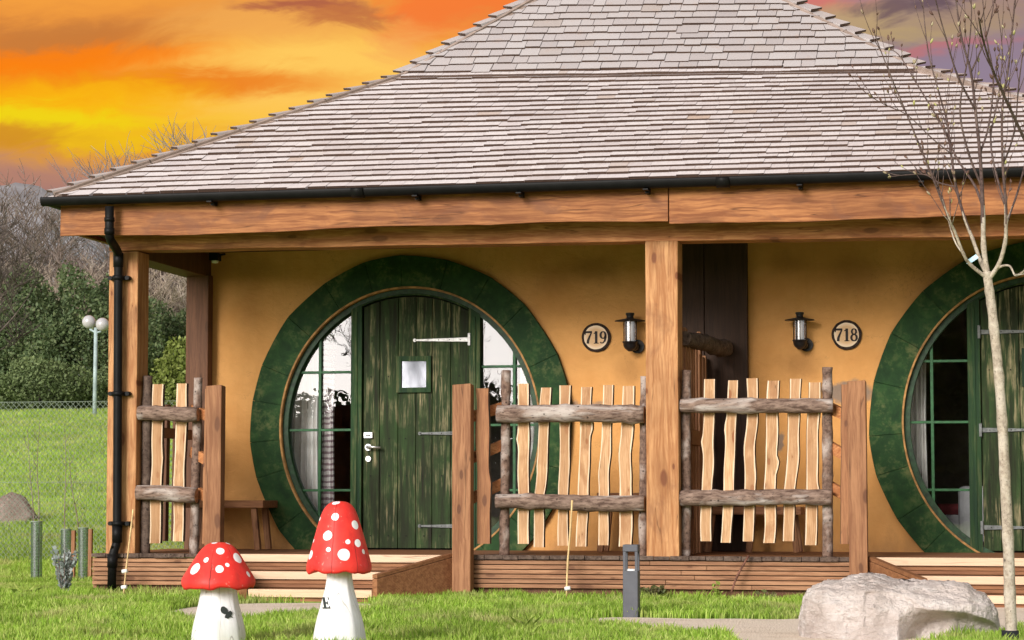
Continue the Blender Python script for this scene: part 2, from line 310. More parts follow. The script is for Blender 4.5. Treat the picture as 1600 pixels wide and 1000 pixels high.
# ------------------------------------------------------------------ mesh helpers
class MB:
    def __init__(s): s.v = []; s.f = []; s.m = []; s.sm = []
    def add(s, vs, fs, mi=0, smooth=False):
        o = len(s.v); s.v += [tuple(x) for x in vs]
        for f in fs: s.f.append(tuple(i + o for i in f)); s.m.append(mi); s.sm.append(smooth)
        return o
    def box(s, lo, hi, mi=0):
        (a, b, c), (d, e, f) = lo, hi
        vs = [(a, b, c), (d, b, c), (d, e, c), (a, e, c), (a, b, f), (d, b, f), (d, e, f), (a, e, f)]
        s.add(vs, [(0, 3, 2, 1), (4, 5, 6, 7), (0, 1, 5, 4), (1, 2, 6, 5), (2, 3, 7, 6), (3, 0, 4, 7)], mi)
    def hexa(s, vs, mi=0):
        s.add(vs, [(0, 3, 2, 1), (4, 5, 6, 7), (0, 1, 5, 4), (1, 2, 6, 5), (2, 3, 7, 6), (3, 0, 4, 7)], mi)
    def bar(s, a, b, w, d, up=(0, 0, 1), mi=0):
        a, b = Vector(a), Vector(b); t_ = (b - a).normalized(); u_ = Vector(up)
        x = t_.cross(u_); x = x.normalized() if x.length > 1e-5 else Vector((1, 0, 0)); y = x.cross(t_).normalized()
        vs = []
        for p in (a, b):
            for sx, sy in ((-1, -1), (1, -1), (1, 1), (-1, 1)): vs.append(p + x * sx * w / 2 + y * sy * d / 2)
        s.hexa(vs, mi)
    def prism(s, pts, y0, y1, mi=0):          # polygon in XZ, extruded over Y (front = y0)
        n = len(pts); vs = [(p[0], y0, p[1]) for p in pts] + [(p[0], y1, p[1]) for p in pts]
        fs = [tuple(range(n)), tuple(range(2 * n - 1, n - 1, -1))]
        fs += [(i, i + n, (i + 1) % n + n, (i + 1) % n) for i in range(n)]
        s.add(vs, fs, mi)
    def tube(s, path, rad, n=8, mi=0, bump=0.0, bs=6.0, cap=True, smooth=True):
        path = [Vector(p) for p in path]; o = len(s.v); N = len(path)
        if not hasattr(rad, '__len__'): rad = [rad] * N
        x = None; seed = random.random() * 50
        for i, p in enumerate(path):
            t_ = (path[min(i + 1, N - 1)] - path[max(i - 1, 0)]).normalized()
            if x is None:
                x = t_.orthogonal().normalized()
            else:
                x = (x - t_ * x.dot(t_)).normalized()
            y = t_.cross(x)
            for k in range(n):
                a = 2 * pi * k / n; r = rad[i]
                d = x * cos(a) + y * sin(a)
                if bump: r *= 1 + bump * noise.noise((p + d * .06) * bs + Vector((seed, 0, 0)))
                s.v.append(tuple(p + d * r))
        for i in range(N - 1):
            for k in range(n):
                a = o + i * n + k; b = o + i * n + (k + 1) % n
                s.f.append((a, b, b + n, a + n)); s.m.append(mi); s.sm.append(smooth)
        if cap:
            s.f.append(tuple(o + k for k in range(n))[::-1]); s.m.append(cap if isinstance(cap, int) and cap > 1 else mi); s.sm.append(False)
            s.f.append(tuple(o + (N - 1) * n + k for k in range(n))); s.m.append(cap if isinstance(cap, int) and cap > 1 else mi); s.sm.append(False)
    def lathe(s, prof, c=(0, 0, 0), n=32, mi=0, smooth=True, fn=None):   # prof: (r,z)
        o = len(s.v); N = len(prof)
        for i, (r, z) in enumerate(prof):
            for k in range(n):
                a = 2 * pi * k / n; rr, zz = (r, z) if fn is None else fn(r, z, a)
                s.v.append((c[0] + rr * cos(a), c[1] + rr * sin(a), c[2] + zz))
        for i in range(N - 1):
            for k in range(n):
                a = o + i * n + k; b = o + i * n + (k + 1) % n
                s.f.append((a, b, b + n, a + n)); s.m.append(mi); s.sm.append(smooth)
ORG = {}
def thing(name, loc, label, cat, group=None, kind=None):
    o = bpy.data.objects.new(name, None); COL.objects.link(o); o.location = loc; o.empty_display_size = .1
    ORG[o.name] = Vector(loc); o['label'] = label; o['category'] = cat
    if group: o['group'] = group
    if kind: o['kind'] = kind
    return o
def mesh_from(name, mb, mats, org):
    me = bpy.data.meshes.new(name)
    V = np.array([tuple(p) for p in mb.v], dtype=np.float64) - np.array(org)
    me.from_pydata(V.tolist(), [], mb.f)
    for m in mats: me.materials.append(m)
    me.polygons.foreach_set('material_index', np.array(mb.m, dtype=np.int32))
    me.polygons.foreach_set('use_smooth', np.array(mb.sm, dtype=bool)); me.update()
    return me
def obj(name, mb, mats, parent=None, org=None, bevel=0.0, fixn=True):
    if not isinstance(mats, (list, tuple)): mats = [mats]
    O = ORG[parent.name] if parent else Vector(org if org is not None else (0, 0, 0))
    me = mesh_from(name, mb, mats, O)
    if fixn:
        b = bmesh.new(); b.from_mesh(me); bmesh.ops.recalc_face_normals(b, faces=b.faces); b.to_mesh(me); b.free()
    o = bpy.data.objects.new(name, me); COL.objects.link(o)
    if parent: o.parent = parent
    else: o.location = O
    ORG[o.name] = O
    if bevel:
        bm_ = o.modifiers.new('bevel', 'BEVEL'); bm_.width = bevel; bm_.segments = 2; bm_.limit_method = 'ANGLE'; bm_.angle_limit = radians(40)
    return o
def tag(o, label, cat, group=None, kind=None):
    o['label'] = label; o['category'] = cat
    if group: o['group'] = group
    if kind: o['kind'] = kind
    return o
def struct(o): o['kind'] = 'structure'; return o
def np_mesh(name, V, Fq, mats, parent=None, mi=None, smooth=False):     # V (n,3), Fq (m,k) fast path
    me = bpy.data.meshes.new(name); V = np.asarray(V, dtype=np.float32); Fq = np.asarray(Fq, dtype=np.int32)
    k = Fq.shape[1]; me.vertices.add(len(V)); me.vertices.foreach_set('co', V.ravel())
    me.loops.add(Fq.size); me.loops.foreach_set('vertex_index', Fq.ravel())
    me.polygons.add(len(Fq)); me.polygons.foreach_set('loop_start', np.arange(0, Fq.size, k, dtype=np.int32))
    try: me.polygons.foreach_set('loop_total', np.full(len(Fq), k, dtype=np.int32))
    except Exception: pass
    if mi is not None: me.polygons.foreach_set('material_index', np.asarray(mi, dtype=np.int32))
    me.polygons.foreach_set('use_smooth', np.full(len(Fq), smooth, dtype=bool))
    for m in mats: me.materials.append(m)
    me.update(calc_edges=True); me.validate()
    o = bpy.data.objects.new(name, me); COL.objects.link(o)
    if parent: o.parent = parent; ORG[o.name] = ORG[parent.name]
    return o
def fbm(x, s, seed=0.0): return noise.fractal(Vector((x * s + seed, seed * 1.7, 0)), 1.0, 2.0, 3)

YW = 1.8; DECK = 0.30; GZ = -0.05
WO = Vector((-3.0, 1.0, 0.0))
M['ochre'] = ochre()

# ------------------------------------------------------------------ GROUND
def hgt(x, y):
    z = GZ
    if y > 3: t_ = min(1, (y - 3) / 40.0); z += 3.15 * t_ ** 1.15
    z += .03 * sin(x * .7 + 1) * sin(y * .45) * min(1, max(0, (y - 2.5) / 3)) * (1 if x < -7 else .3)
    return z
def grass_ground():
    m, nt = mat('grass_soil'); p = objvec(nt, False)
    n1 = nt.noise(p, .35, 4, .6); n2 = nt.noise(p, 4.0, 5, .65); n3 = nt.noise(nt.vm('MULTIPLY', p, (1, .35, 1)), 22, 4, .7)
    c = nt.mix(nt.mr(n2, .35, .65), (.26, .41, .05), (.38, .55, .09))
    c = nt.mix(nt.mr(n1, .35, .65, 0, .5), c, (.38, .48, .13))
    c = nt.mix(nt.mr(n3, .45, .7, 0, .6), c, (.21, .31, .055))
    c = nt.mix(nt.mr(nt.noise(p, .9, 3), .62, .76, 0, .4), c, (.22, .18, .08))
    finish(nt, c, .9, n3, .8, .05, .15); return m
M['soil'] = grass_ground()
xs = np.unique(np.concatenate([np.linspace(-400, -40, 14), np.linspace(-40, 12, 70), np.linspace(12, 300, 12)]))
ys = np.unique(np.concatenate([np.linspace(-120, -20, 12), np.linspace(-20, 3, 24), np.linspace(3, 60, 60), np.linspace(60, 700, 14)]))
gv = [(x, y, hgt(x, y)) for y in ys for x in xs]; nx = len(xs)
gf = [(j * nx + i, j * nx + i + 1, (j + 1) * nx + i + 1, (j + 1) * nx + i) for j in range(len(ys) - 1) for i in range(nx - 1)]
ground = struct(np_mesh('ground', gv, gf, [M['soil']], smooth=True))

def hill_mat():
    m, nt = mat('hazed_hill_scrub'); p = objvec(nt, False)
    n = nt.noise(nt.vm('MULTIPLY', p, (1, 1, 2.5)), .06, 6, .7); n2 = nt.noise(p, .3, 4, .7)
    c = nt.mix(nt.mr(n, .35, .65), (.24, .23, .24), (.33, .32, .33)); c = nt.mix(nt.mr(n2, .5, .7, 0, .5), c, (.17, .15, .15))  # distance haze put into the hill's pale grey colour
    finish(nt, c, .95, spec=.1); return m
M['hill'] = hill_mat()
ridge = [(-900, 330), (-400, 300), (-60, 292), (0, 290), (22, 286), (45, 288), (62, 291), (85, 301), (100, 300), (130, 312), (180, 330), (260, 338), (330, 345), (500, 380), (900, 480)]
hv = []; hf = []
def interp(tab, x):
    for (a, b), (c, d) in zip(tab, tab[1:]):
        if a <= x <= c: return b + (d - b) * (x - a) / (c - a)
    return tab[-1][1]
pxs = list(range(-900, 901, 12))
for px in pxs:
    top = at(px, interp(ridge, px) + 4 * fbm(px, .05), 620)
    hv += [(top.x, 420, -2), (top.x, 500, top.z * .45 + 3 * fbm(px, .03, 3)), (top.x, 560, top.z * .8 + 2 * fbm(px, .06, 5)), (top.x, 620, top.z), (top.x, 720, top.z * .8)]
for i in range(len(pxs) - 1):
    for k in range(4): hf.append((i * 5 + k, (i + 1) * 5 + k, (i + 1) * 5 + k + 1, i * 5 + k + 1))
struct(np_mesh('hills', hv, hf, [M['hill']], smooth=True))

# gravel path
def gravel():
    m, nt = mat('pale_gravel'); p = objvec(nt, False)
    vo = nt.n('ShaderNodeTexVoronoi', {'Vector': p, 'Scale': 70.0}); n = nt.noise(p, 120, 3, .6); n2 = nt.noise(p, 3, 4)
    c = nt.mix(nt.mr(n, .3, .7), (.64, .50, .38), (.86, .74, .61)); c = nt.mix(nt.mr(n2, .5, .7, 0, .4), c, (.50, .37, .26))
    finish(nt, c, .9, vo.outputs['Distance'], .8, .01, .2); return m
M['gravel'] = gravel()
pathA = [(255, 962), (300, 950), (400, 944), (560, 944), (600, 950), (540, 958), (430, 968), (300, 972)]
pathB = [(905, 972), (960, 966), (1080, 968), (1150, 968), (1250, 968), (1340, 955), (1400, 948), (1800, 945), (1800, 975), (1650, 985), (1560, 990), (1450, 1010), (1300, 1120), (1200, 1060), (1130, 998), (1060, 990), (990, 982)]
PA = [gnd(*p) for p in pathA]; PB = [gnd(*p) for p in pathB]
def smooth_poly(P, n=4):
    out = []
    L = len(P)
    for i in range(L):
        p0, p1, p2, p3 = P[i - 1], P[i], P[(i + 1) % L], P[(i + 2) % L]
        for k in range(n):
            s = k / n
            out.append(.5 * ((2 * p1) + (p2 - p0) * s + (2 * p0 - 5 * p1 + 4 * p2 - p3) * s * s + (-p0 + 3 * p1 - 3 * p2 + p3) * s ** 3))
    return out
def poly_sheet(name, P, z, m):
    mb = MB(); mb.add([(p.x, p.y, z) for p in P], [tuple(range(len(P)))]); o = obj(name, mb, m); 
    b = bmesh.new(); b.from_mesh(o.data); bmesh.ops.triangulate(b, faces=b.faces)
    for f in b.faces:
        if f.normal.z < 0: f.normal_flip()
    b.to_mesh(o.data); b.free(); return o
PA = smooth_poly(PA); PB = smooth_poly(PB)
struct(poly_sheet('gravel_path', PA, GZ + .006, M['gravel'])); struct(poly_sheet('gravel_path', PB, GZ + .006, M['gravel']))

# ------------------------------------------------------------------ HOUSE
house = thing('porch_house', WO, 'ochre rendered lodge with shingled hip roof, timber porch and two round green doorways', 'house')
# unit geometry
UC = at(641, 668, YW)
RXo = (xpx(892, YW) - xpx(391, YW)) / 2; RZo = at(641, 400, YW).z - UC.z
RXi = (xpx(843, YW) - xpx(441, YW)) / 2; RZi = at(641, 451, YW).z - UC.z
u2left = xpx(1358, YW); UC2 = Vector((u2left + RXo, YW, UC.z + .01))
wx0 = xpx(322, YW); wx1 = UC2.x + (UC.x - wx0) ; ZT = 3.12
RH = 1.035     # hole slightly larger than the inner edge of the surround
mb = MB()
def holed(mb, c, x0, x1, z0, z1, y):
    ang = sorted(set([2 * pi * k / 96 for k in range(96)] + [atan2(z - c.z, x - c.x) % (2 * pi) for x in (x0, x1) for z in (z0, z1)]))
    vin, vout = [], []
    for a in ang:
        ca, sa = cos(a), sin(a); vin.append((c.x + RXi * RH * ca, y, c.z + RZi * RH * sa))
        tt = min(((x1 if ca > 0 else x0) - c.x) / ca if abs(ca) > 1e-9 else 1e9, ((z1 if sa > 0 else z0) - c.z) / sa if abs(sa) > 1e-9 else 1e9)
        vout.append((c.x + ca * tt, y, c.z + sa * tt))
    n = len(ang); back = [(x, y + .16, z) for x, _, z in vin]
    mb.add(vin + vout + back, [(i, n + i, n + (i + 1) % n, (i + 1) % n) for i in range(n)] + [(i, (i + 1) % n, 2 * n + (i + 1) % n, 2 * n + i) for i in range(n)])
xm = (UC.x + UC2.x) / 2
holed(mb, UC, wx0, xm, -.2, ZT, YW); holed(mb, UC2, xm, wx1, -.2, ZT, YW)
mb.box((wx0 + .002, YW + .01, -.2), (wx0 + .2, 8.99, ZT - .003)); mb.box((wx1 - .2, YW + .01, -.2), (wx1 - .002, 8.99, ZT - .003)); mb.box((wx0 + .2, 8.8, -.2), (wx1 - .2, 9, ZT - .003))
wall = obj('wall', mb, M['ochre'], house, fixn=False)
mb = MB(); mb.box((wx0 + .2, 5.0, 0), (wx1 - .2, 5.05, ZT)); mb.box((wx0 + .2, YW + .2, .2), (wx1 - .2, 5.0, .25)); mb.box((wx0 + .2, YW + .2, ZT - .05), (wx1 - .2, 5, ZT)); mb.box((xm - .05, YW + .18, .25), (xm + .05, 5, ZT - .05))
obj('interior_wall', mb, M['room'], house)

# dark timber panel between the two doorways
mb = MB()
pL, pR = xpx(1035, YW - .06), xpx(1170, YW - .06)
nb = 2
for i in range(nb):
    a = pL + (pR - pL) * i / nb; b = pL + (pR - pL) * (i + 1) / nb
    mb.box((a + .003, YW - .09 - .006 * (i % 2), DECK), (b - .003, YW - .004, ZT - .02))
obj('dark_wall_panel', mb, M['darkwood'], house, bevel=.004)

# --- roof
Y0 = -.42; cL = at(85, 306, Y0); EZ = cL.z - .02
def solve(px, py, base, yb):
    lo, hi = -1, 12
    for _ in range(50):
        m_ = (lo + hi) / 2
        if at(px, py, yb + m_).x - (base + m_) > 0: lo = m_
        else: hi = m_
    return m_
d1 = solve(630, 122, cL.x, Y0); kL = at(630, 122, Y0 + d1); kR = at(1430, 116, Y0 + d1)
KZ = (kL.z + kR.z) / 2
e1 = solve(838, 0, kL.x, Y0 + d1); uL = at(838, 0, Y0 + d1 + e1); uR = at(1215, 0, Y0 + d1 + e1)
UZ = (uL.z + uR.z) / 2; ER = kR.x + d1
A = Vector((cL.x, Y0, EZ)); B = Vector((ER, Y0, EZ + .0)); KL = Vector((kL.x, kL.y, kL.z)); KR = Vector((kR.x, kR.y, kR.z + .03))
sc_ = 1.75
UL = KL + (Vector((uL.x, uL.y, uL.z)) - KL) * sc_; UR = KR + (Vector((uR.x, uR.y, uR.z)) - KR) * sc_
YB = 9.0   # back eave
def mirrorY(p): return Vector((p.x, YB - (p.y - Y0) , p.z))
def shingles(mb, A, B, C, D, n, wmin=.10, wmax=.20, th=.020, wob=.010, seed=1, over=1.9, gap=.0013):
    R = random.Random(seed); ex = (B - A).normalized(); q = D - A
    es = q - ex * q.dot(ex); S = es.length; es.normalize(); nrm = ex.cross(es).normalized()
    if nrm.z < 0: nrm = -nrm
    L1 = (D - A).dot(ex); R0 = (B - A).dot(ex); R1 = (C - A).dot(ex)
    # sides may differ in slope length; treat as planar trapezoid
    def lim(s): t_ = s / S; return L1 * t_, R0 + (R1 - R0) * t_
    def surf(xx, ss):
        t_ = ss / S; l, r = lim(min(max(ss, 0), S)); return A.lerp(D, t_).lerp(B.lerp(C, t_), min(1, max(0, (xx - l) / max(1e-6, r - l))))
    def wav(x, s): return .014 * noise.noise(Vector((x * .8, s * 1.2, seed))) * 1.2
    for i in range(n):
        s0 = S * i / n; s1 = min(S * 1.0, S * (i + over) / n)
        x = lim(s0)[0] - R.random() * wmax; xe = lim(s0)[1]
        while x < xe:
            w = R.uniform(wmin, wmax) if R.random() > .15 else R.uniform(wmax, wmax * 1.45); x2 = x + w; g = gap
            sb = s0 + R.uniform(-wob, wob) + wav(x, s0) - (.0 if R.random() > .05 else R.uniform(.01, .03)); tb = th * R.uniform(.88, 1.15)
            sag = .012 * noise.noise(Vector((x * .5, s0 * .8, seed + 5)))
            def P(xx, ss, h): return surf(xx, ss) + nrm * (h + sag)
            l0, r0 = lim(s0)
            if x2 - g > l0 and x + g < r0:
                hb = .012 + tb
                mb.hexa([P(x + g, sb, .004), P(x2 - g, sb, .004), P(x2 - g, s1, .0), P(x + g, s1, .0), P(x + g, sb, hb), P(x2 - g, sb, hb), P(x2 - g, s1, .006), P(x + g, s1, .006)])
                mb.m[-4] = 1
            x = x2
roof_mb = MB()
shingles(roof_mb, A, B, KR, KL, 22, wmin=.11, wmax=.21, th=.026, wob=.004, seed=1)
KL2 = KL + Vector((0, 0, .035)); KR2 = KR + Vector((0, 0, .035))
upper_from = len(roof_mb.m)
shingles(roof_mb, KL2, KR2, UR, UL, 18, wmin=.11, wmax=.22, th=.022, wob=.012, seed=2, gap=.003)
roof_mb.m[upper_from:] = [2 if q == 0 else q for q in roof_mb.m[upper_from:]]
Ab, Bb, KLb, KRb, ULb, URb = [mirrorY(p) for p in (A, B, KL, KR, UL, UR)]
shingles(roof_mb, Ab, A, KL, KLb, 22, seed=3, wmin=.16, wmax=.3); shingles(roof_mb, KLb, KL, UL, ULb, 18, seed=4, wmin=.16, wmax=.3)
shingles(roof_mb, B, Bb, KRb, KR, 22, seed=5, wmin=.16, wmax=.3); shingles(roof_mb, KR, KRb, URb, UR, 18, seed=6, wmin=.16, wmax=.3)
def under(o, q, dz=-.02): o.add([p + Vector((0, 0, dz)) for p in q], [(0, 1, 2, 3)], 1)
for q in ((A, B, KR, KL), (KL, KR, UR, UL), (Ab, A, KL, KLb), (KLb, KL, UL, ULb), (B, Bb, KRb, KR), (KR, KRb, URb, UR), (Bb, Ab, KLb, KRb), (KRb, KLb, ULb, URb), (UL, UR, URb, ULb)): under(roof_mb, q)
roof = obj('roof', roof_mb, [M['shingle'], M['butt'], M['shingle_dimmed']], house)
# thick double course at the change of pitch
mb = MB(); N = 60
for row, (off, hh) in enumerate(((0.02, .030), (-.10, .026))):
    dirn = (A - KL).normalized()
    for i in range(N):
        a = KL.lerp(KR, i / N); b = KL.lerp(KR, (i + .97) / N)
        dz = .01 * noise.noise(Vector((i * .15, row, 3))); dn = Vector((0, -.86, -.5))
        a2, b2 = a - dn * off + Vector((0, 0, .03 + dz)), b - dn * off + Vector((0, 0, .03 + dz))
        up = Vector((0, -.3, .95)).normalized()
        mb.hexa([a2, b2, b2 - dn * .14, a2 - dn * .14, a2 + up * hh, b2 + up * hh, b2 - dn * .14 + up * .01, a2 - dn * .14 + up * .01])
        mb.m[-4] = 1
obj('roof_band', mb, [M['shingle'], M['butt']], roof)
# hip caps: overlapping paired boards climbing each hip
def hip(P, Q, nF, nS, step=.20, w=.12, lift=.045):
    mb = MB(); d = (Q - P); L = d.length; d.normalize(); n = int(L / step); N = (nF * .72 + nS * .28).normalized()
    out = N.cross(d).normalized()
    if out.dot(nF) > 0: out = -out
    inn = nF.cross(d).normalized()
    if inn.dot(nS) > 0: inn = -inn
    for i in range(n + 1):
        a = P + d * (i * step); b = P + d * min(L + .05, i * step + step * 1.5)
        r = random.uniform(.9, 1.12); lo = lift + random.uniform(0, .008)
        a0 = a + N * lo; a1 = a0 + out * w * r; b0 = b + N * .012; b1 = b0 + out * w * r
        mb.hexa([a0, a1, b1, b0, a0 + N * .020, a1 + N * .020, b1 + N * .010, b0 + N * .010]); mb.m[-4] = 1
    for i in range(int(L / .45) + 1):
        a = P + d * (i * .45); b = P + d * min(L, i * .45 + .46)
        for k, (ww, hh) in enumerate(((.055, .022), (.028, .042))):
            a0, b0 = a + nF * .012, b + nF * .012; a1, b1 = a0 + inn * ww, b0 + inn * ww
            mb.hexa([a0, a1, b1, b0, a0 + nF * hh, a1 + nF * hh, b1 + nF * hh, b0 + nF * hh], 2)
    return mb
def fn(a, b, c): n_ = (b - a).cross(c - a).normalized(); return n_ if n_.z > 0 else -n_
nFl, nFu = fn(A, B, KL), fn(KL, KR, UL); nLl, nLu = fn(A, KL, Ab), fn(KL, UL, KLb); nRl, nRu = fn(B, KR, Bb), fn(KR, UR, KRb)
for P, Q, a, b in ((A, KL, nFl, nLl), (KL, UL, nFu, nLu), (B, KR, nFl, nRl), (KR, UR, nFu, nRu)):
    obj('hip_cap', hip(P, Q, a, b), [M['shingle_dimmed'], M['butt'], M['hipwood']], roof)

# --- soffit, fascia, beams
fxL = xpx(95, -.35, 345); fxR = ER - .12; fxM = xpx(1045, -.35, 325)
mb = MB(); zS = 2.97
for i in range(12):
    y0 = -.33 + i * (YW + .33) / 12; mb.box((fxL + .03, y0 + .002, zS + .003 * (i % 2)), (fxR - .03, y0 + (YW + .33) / 12 - .002, zS + .03))
mb.box((fxL + .03, YW, zS), (wx0 - .01, 9, zS + .03))
obj('soffit', mb, M['soffit'], house)
def wavy(mb, x0, x1, ztop, zbot, y0, y1, n=60, amp=.012, seed=0, mi=0):
    xs_ = [x0 + (x1 - x0) * i / n for i in range(n + 1)]
    def pt(x, y, z): return (x, y, z)
    for i in range(n + 1):
        x = xs_[i]; zb = zbot(x) + amp * noise.noise(Vector((x * 1.6, seed, 0))) + amp * .4 * noise.noise(Vector((x * 6, seed, 4))); zt = ztop(x)
        mb.v += [pt(x, y0, zb), pt(x, y0, zt), pt(x, y1, zt), pt(x, y1, zb + .004)]
    o = len(mb.v) - 4 * (n + 1)
    for i in range(n):
        a = o + 4 * i
        for k in range(4):
            mb.f.append((a + k, a + (k + 1) % 4, a + 4 + (k + 1) % 4, a + 4 + k)); mb.m.append(mi); mb.sm.append(False)
    for a in (o, o + 4 * n): mb.f.append((a, a + 1, a + 2, a + 3)); mb.m.append(mi); mb.sm.append(False)
def zline(pts, Y):
    tab = [(xpx(px, Y, py), zpx(px, py, Y)) for px, py in pts]
    return lambda x: interp([(tab[0][0] - 50, tab[0][1])] + tab + [(tab[-1][0] + 50, tab[-1][1])], x)
fb1 = zline([(95, 369), (300, 367), (450, 362), (600, 353), (760, 352), (850, 347), (1045, 346)], -.35)
fb2 = zline([(1046, 350), (1300, 345), (1500, 338), (1600, 334)], -.35)
mb = MB(); wavy(mb, fxL, fxM - .004, lambda x: 3.19, fb1, -.36, -.30, seed=1); obj('fascia_board', mb, M['fascia'], house, bevel=.004)
mb = MB(); wavy(mb, fxM + .004, fxR, lambda x: 3.19, fb2, -.362, -.30, seed=2); obj('fascia_board', mb, M['fascia'], house, bevel=.004)
mb = MB(); mb.box((fxL, -.298, zS - .03), (fxL + .05, 9, 3.19)); obj('fascia_board', mb, M['fascia'], house)
mb = MB(); mb.box((fxR - .05, -.298, zS - .03), (fxR, 9, 3.19)); obj('fascia_board', mb, M['fascia'], house)
bb = zline([(190, 392), (600, 384.5), (1040, 377), (1600, 369)], 0)
px168 = xpx(168, 0); pLw = xpx(213.5, 0) - px168
bxL, bxR = px168 - .0, ER - (px168 - cL.x)
mb = MB(); wavy(mb, bxL, bxR, lambda x: zS - .004, bb, -.02, .24, seed=5, amp=.006); obj('porch_beam', mb, M['oak_x'], house, bevel=.005)
# thin under-fascia board
mb = MB(); mb.box((bxL + .02, .24, 2.75), (bxL + pLw, YW - .0, zS - .01)); obj('side_beam', mb, M['darkbrown'], house, bevel=.004)
mb = MB(); mb.box((bxR - pLw, .24, 2.75), (bxR - .02, YW - .0, zS - .01)); obj('side_beam', mb, M['darkbrown'], house, bevel=.004)
# posts
def post(x0, x1, y0, y1, z0, z1, m, name='post'):
    mb = MB(); n = 10
    for i in range(n + 1):
        z = z0 + (z1 - z0) * i / n; j = lambda s: .0035 * noise.noise(Vector((s, z * 1.4, x0)))
        mb.v += [(x0 + j(1), y0 + j(2), z), (x1 + j(3), y0 + j(4), z), (x1 + j(3), y1 + j(5), z), (x0 + j(1), y1 + j(6), z)]
    for i in range(n):
        for k in range(4): mb.f.append((4 * i + k, 4 * i + (k + 1) % 4, 4 * i + 4 + (k + 1) % 4, 4 * i + 4 + k)); mb.m.append(0); mb.sm.append(False)
    mb.f += [(3, 2, 1, 0), (4 * n, 4 * n + 1, 4 * n + 2, 4 * n + 3)]; mb.m += [0, 0]; mb.sm += [False, False]
    return obj(name, mb, m, house, bevel=.008)
zb = 2.80
post(px168, px168 + pLw, -.005, .25, DECK - .02, zb, M['oak'])
mL, mR = xpx(1010, 0), xpx(1061, 0); post(mL, mR, -.03, .24, DECK - .03, bb(mL) + .001, M['oak'])
post(bxR - pLw, bxR, -.005, .25, DECK - .02, zb - .02, M['oak'])
bl0, bl1 = xpx(289, 1.66), xpx(324, 1.66); post(bl0, bl1, 1.66, 1.785, DECK - .02, 2.76, M['darkbrown'], 'back_post')
br1 = wx1 + .02; post(br1 - .05, br1 + .2, 1.55, 1.785, DECK - .02, 2.76, M['darkbrown'], 'back_post')
# --- gutter
gz = 3.205; gy = -.475
def gutter_path(P, Q, name='gutter'):
    mb = MB(); P, Q = Vector(P), Vector(Q); d = (Q - P).normalized(); s_ = Vector((0, 0, 1)).cross(d); r = .047; n = 10
    prof = [(s_ * (r * cos(a)) + Vector((0, 0, r * 1.2 * sin(a)))) for a in [pi + pi * k / n for k in range(n + 1)]]
    prof = [prof[0] + Vector((0, 0, .012))] + prof + [prof[-1] + Vector((0, 0, .012))]
    inner = [p * .9 + Vector((0, 0, .004)) for p in prof]; loop = prof + inner[::-1]; m_ = len(loop)
    mb.v = [tuple(P + l) for l in loop] + [tuple(Q + l) for l in loop]
    for k in range(m_): mb.f.append((k, (k + 1) % m_, m_ + (k + 1) % m_, m_ + k)); mb.m.append(0); mb.sm.append(True)
    mb.add([P + l for l in prof], [tuple(range(len(prof)))]); mb.add([Q + l for l in prof], [tuple(range(len(prof)))])
    return obj(name, mb, M['blackplastic'], house)
gxL = xpx(66, gy, 315); gxR = ER + .12
def gzl(x): return 3.195 + (x - gxL) * .001
gut = gutter_path((gxL, gy, gz - .015), (gxR, gy, gz + .0)); gutter_path((gxL + .055, gy, gz - .016), (gxL + .055, 9, gz - .01)); gutter_path((gxR - .055, gy, gz - .01), (gxR - .055, 9, gz))
for px in (330, 650, 812, 1010, 1250, 1440):
    mb = MB(); x = xpx(px, gy, 310); mb.box((x - .015, gy + .03, gz - .095), (x + .015, -.362, gz - .02)); mb.box((x - .02, gy - .06, gz - .08), (x + .02, gy + .03, gz - .070))
    obj('gutter_bracket', mb, M['blackplastic'], gut)
for x in (xpx(1130, gy, 310), xpx(560, gy, 310)):
    mb = MB(); mb.tube([(x - .05, gy, gz - .012), (x + .05, gy, gz - .012)], .0625, 16); mb.v = [(a, b, min(c, gz + .002)) for a, b, c in mb.v]; obj('gutter_joint', mb, M['blackplastic'], gut)
# --- downpipe
dy = -.42; r = .036
P1 = at(171, 322, -.47); P2 = at(171, 372, -.44); P3 = at(185, 395, -.075); P4 = at(183, 848, -.075); P5 = at(176, 866, -.09); P6 = at(174, 936, -.09)
def smoothpath(pts, k=5, rr=.06):
    out = [pts[0]]
    for a, b, c in zip(pts, pts[1:], pts[2:]):
        r1 = min(rr, (b - a).length / 2, (c - b).length / 2); p = b + (a - b).normalized() * r1; q = b + (c - b).normalized() * r1
        for i in range(k + 1): s = i / k; out.append(p * (1 - s) ** 2 + b * 2 * s * (1 - s) + q * s * s)
    out.append(pts[-1]); return out
mb = MB(); mb.tube(smoothpath([P1, P2, P3, P4, P5, P6]), r, 18)
for P, Q in ((at(171, 340, -.46), at(171, 346, -.46)), (P2.lerp(P1, .12), P2.lerp(P1, .32)), (P3.lerp(P4, -.0), P3.lerp(P4, .05)), (P4.lerp(P3, .06), P4.lerp(P3, .0)), (P5, P5.lerp(P6, .3))):
    mb.tube([P, Q], r * 1.17, 18)
dp = obj('downpipe', mb, M['blackplastic'], house)
for py in (434, 615, 818):
    c = at(184.5, py, -.075); mb = MB(); mb.tube([c - Vector((0, 0, .018)), c + Vector((0, 0, .018))], r * 1.3, 18)
    mb.box((c.x - .085, -.05, c.z - .016), (c.x + .085, -.007, c.z + .016)); mb.tube([(c.x + .075, -.07, c.z), (c.x + .075, -.007, c.z)], .018, 10); mb.tube([(c.x - .075, -.07, c.z), (c.x - .075, -.007, c.z)], .018, 10)
    obj('pipe_bracket', mb, M['blackplastic'], dp)

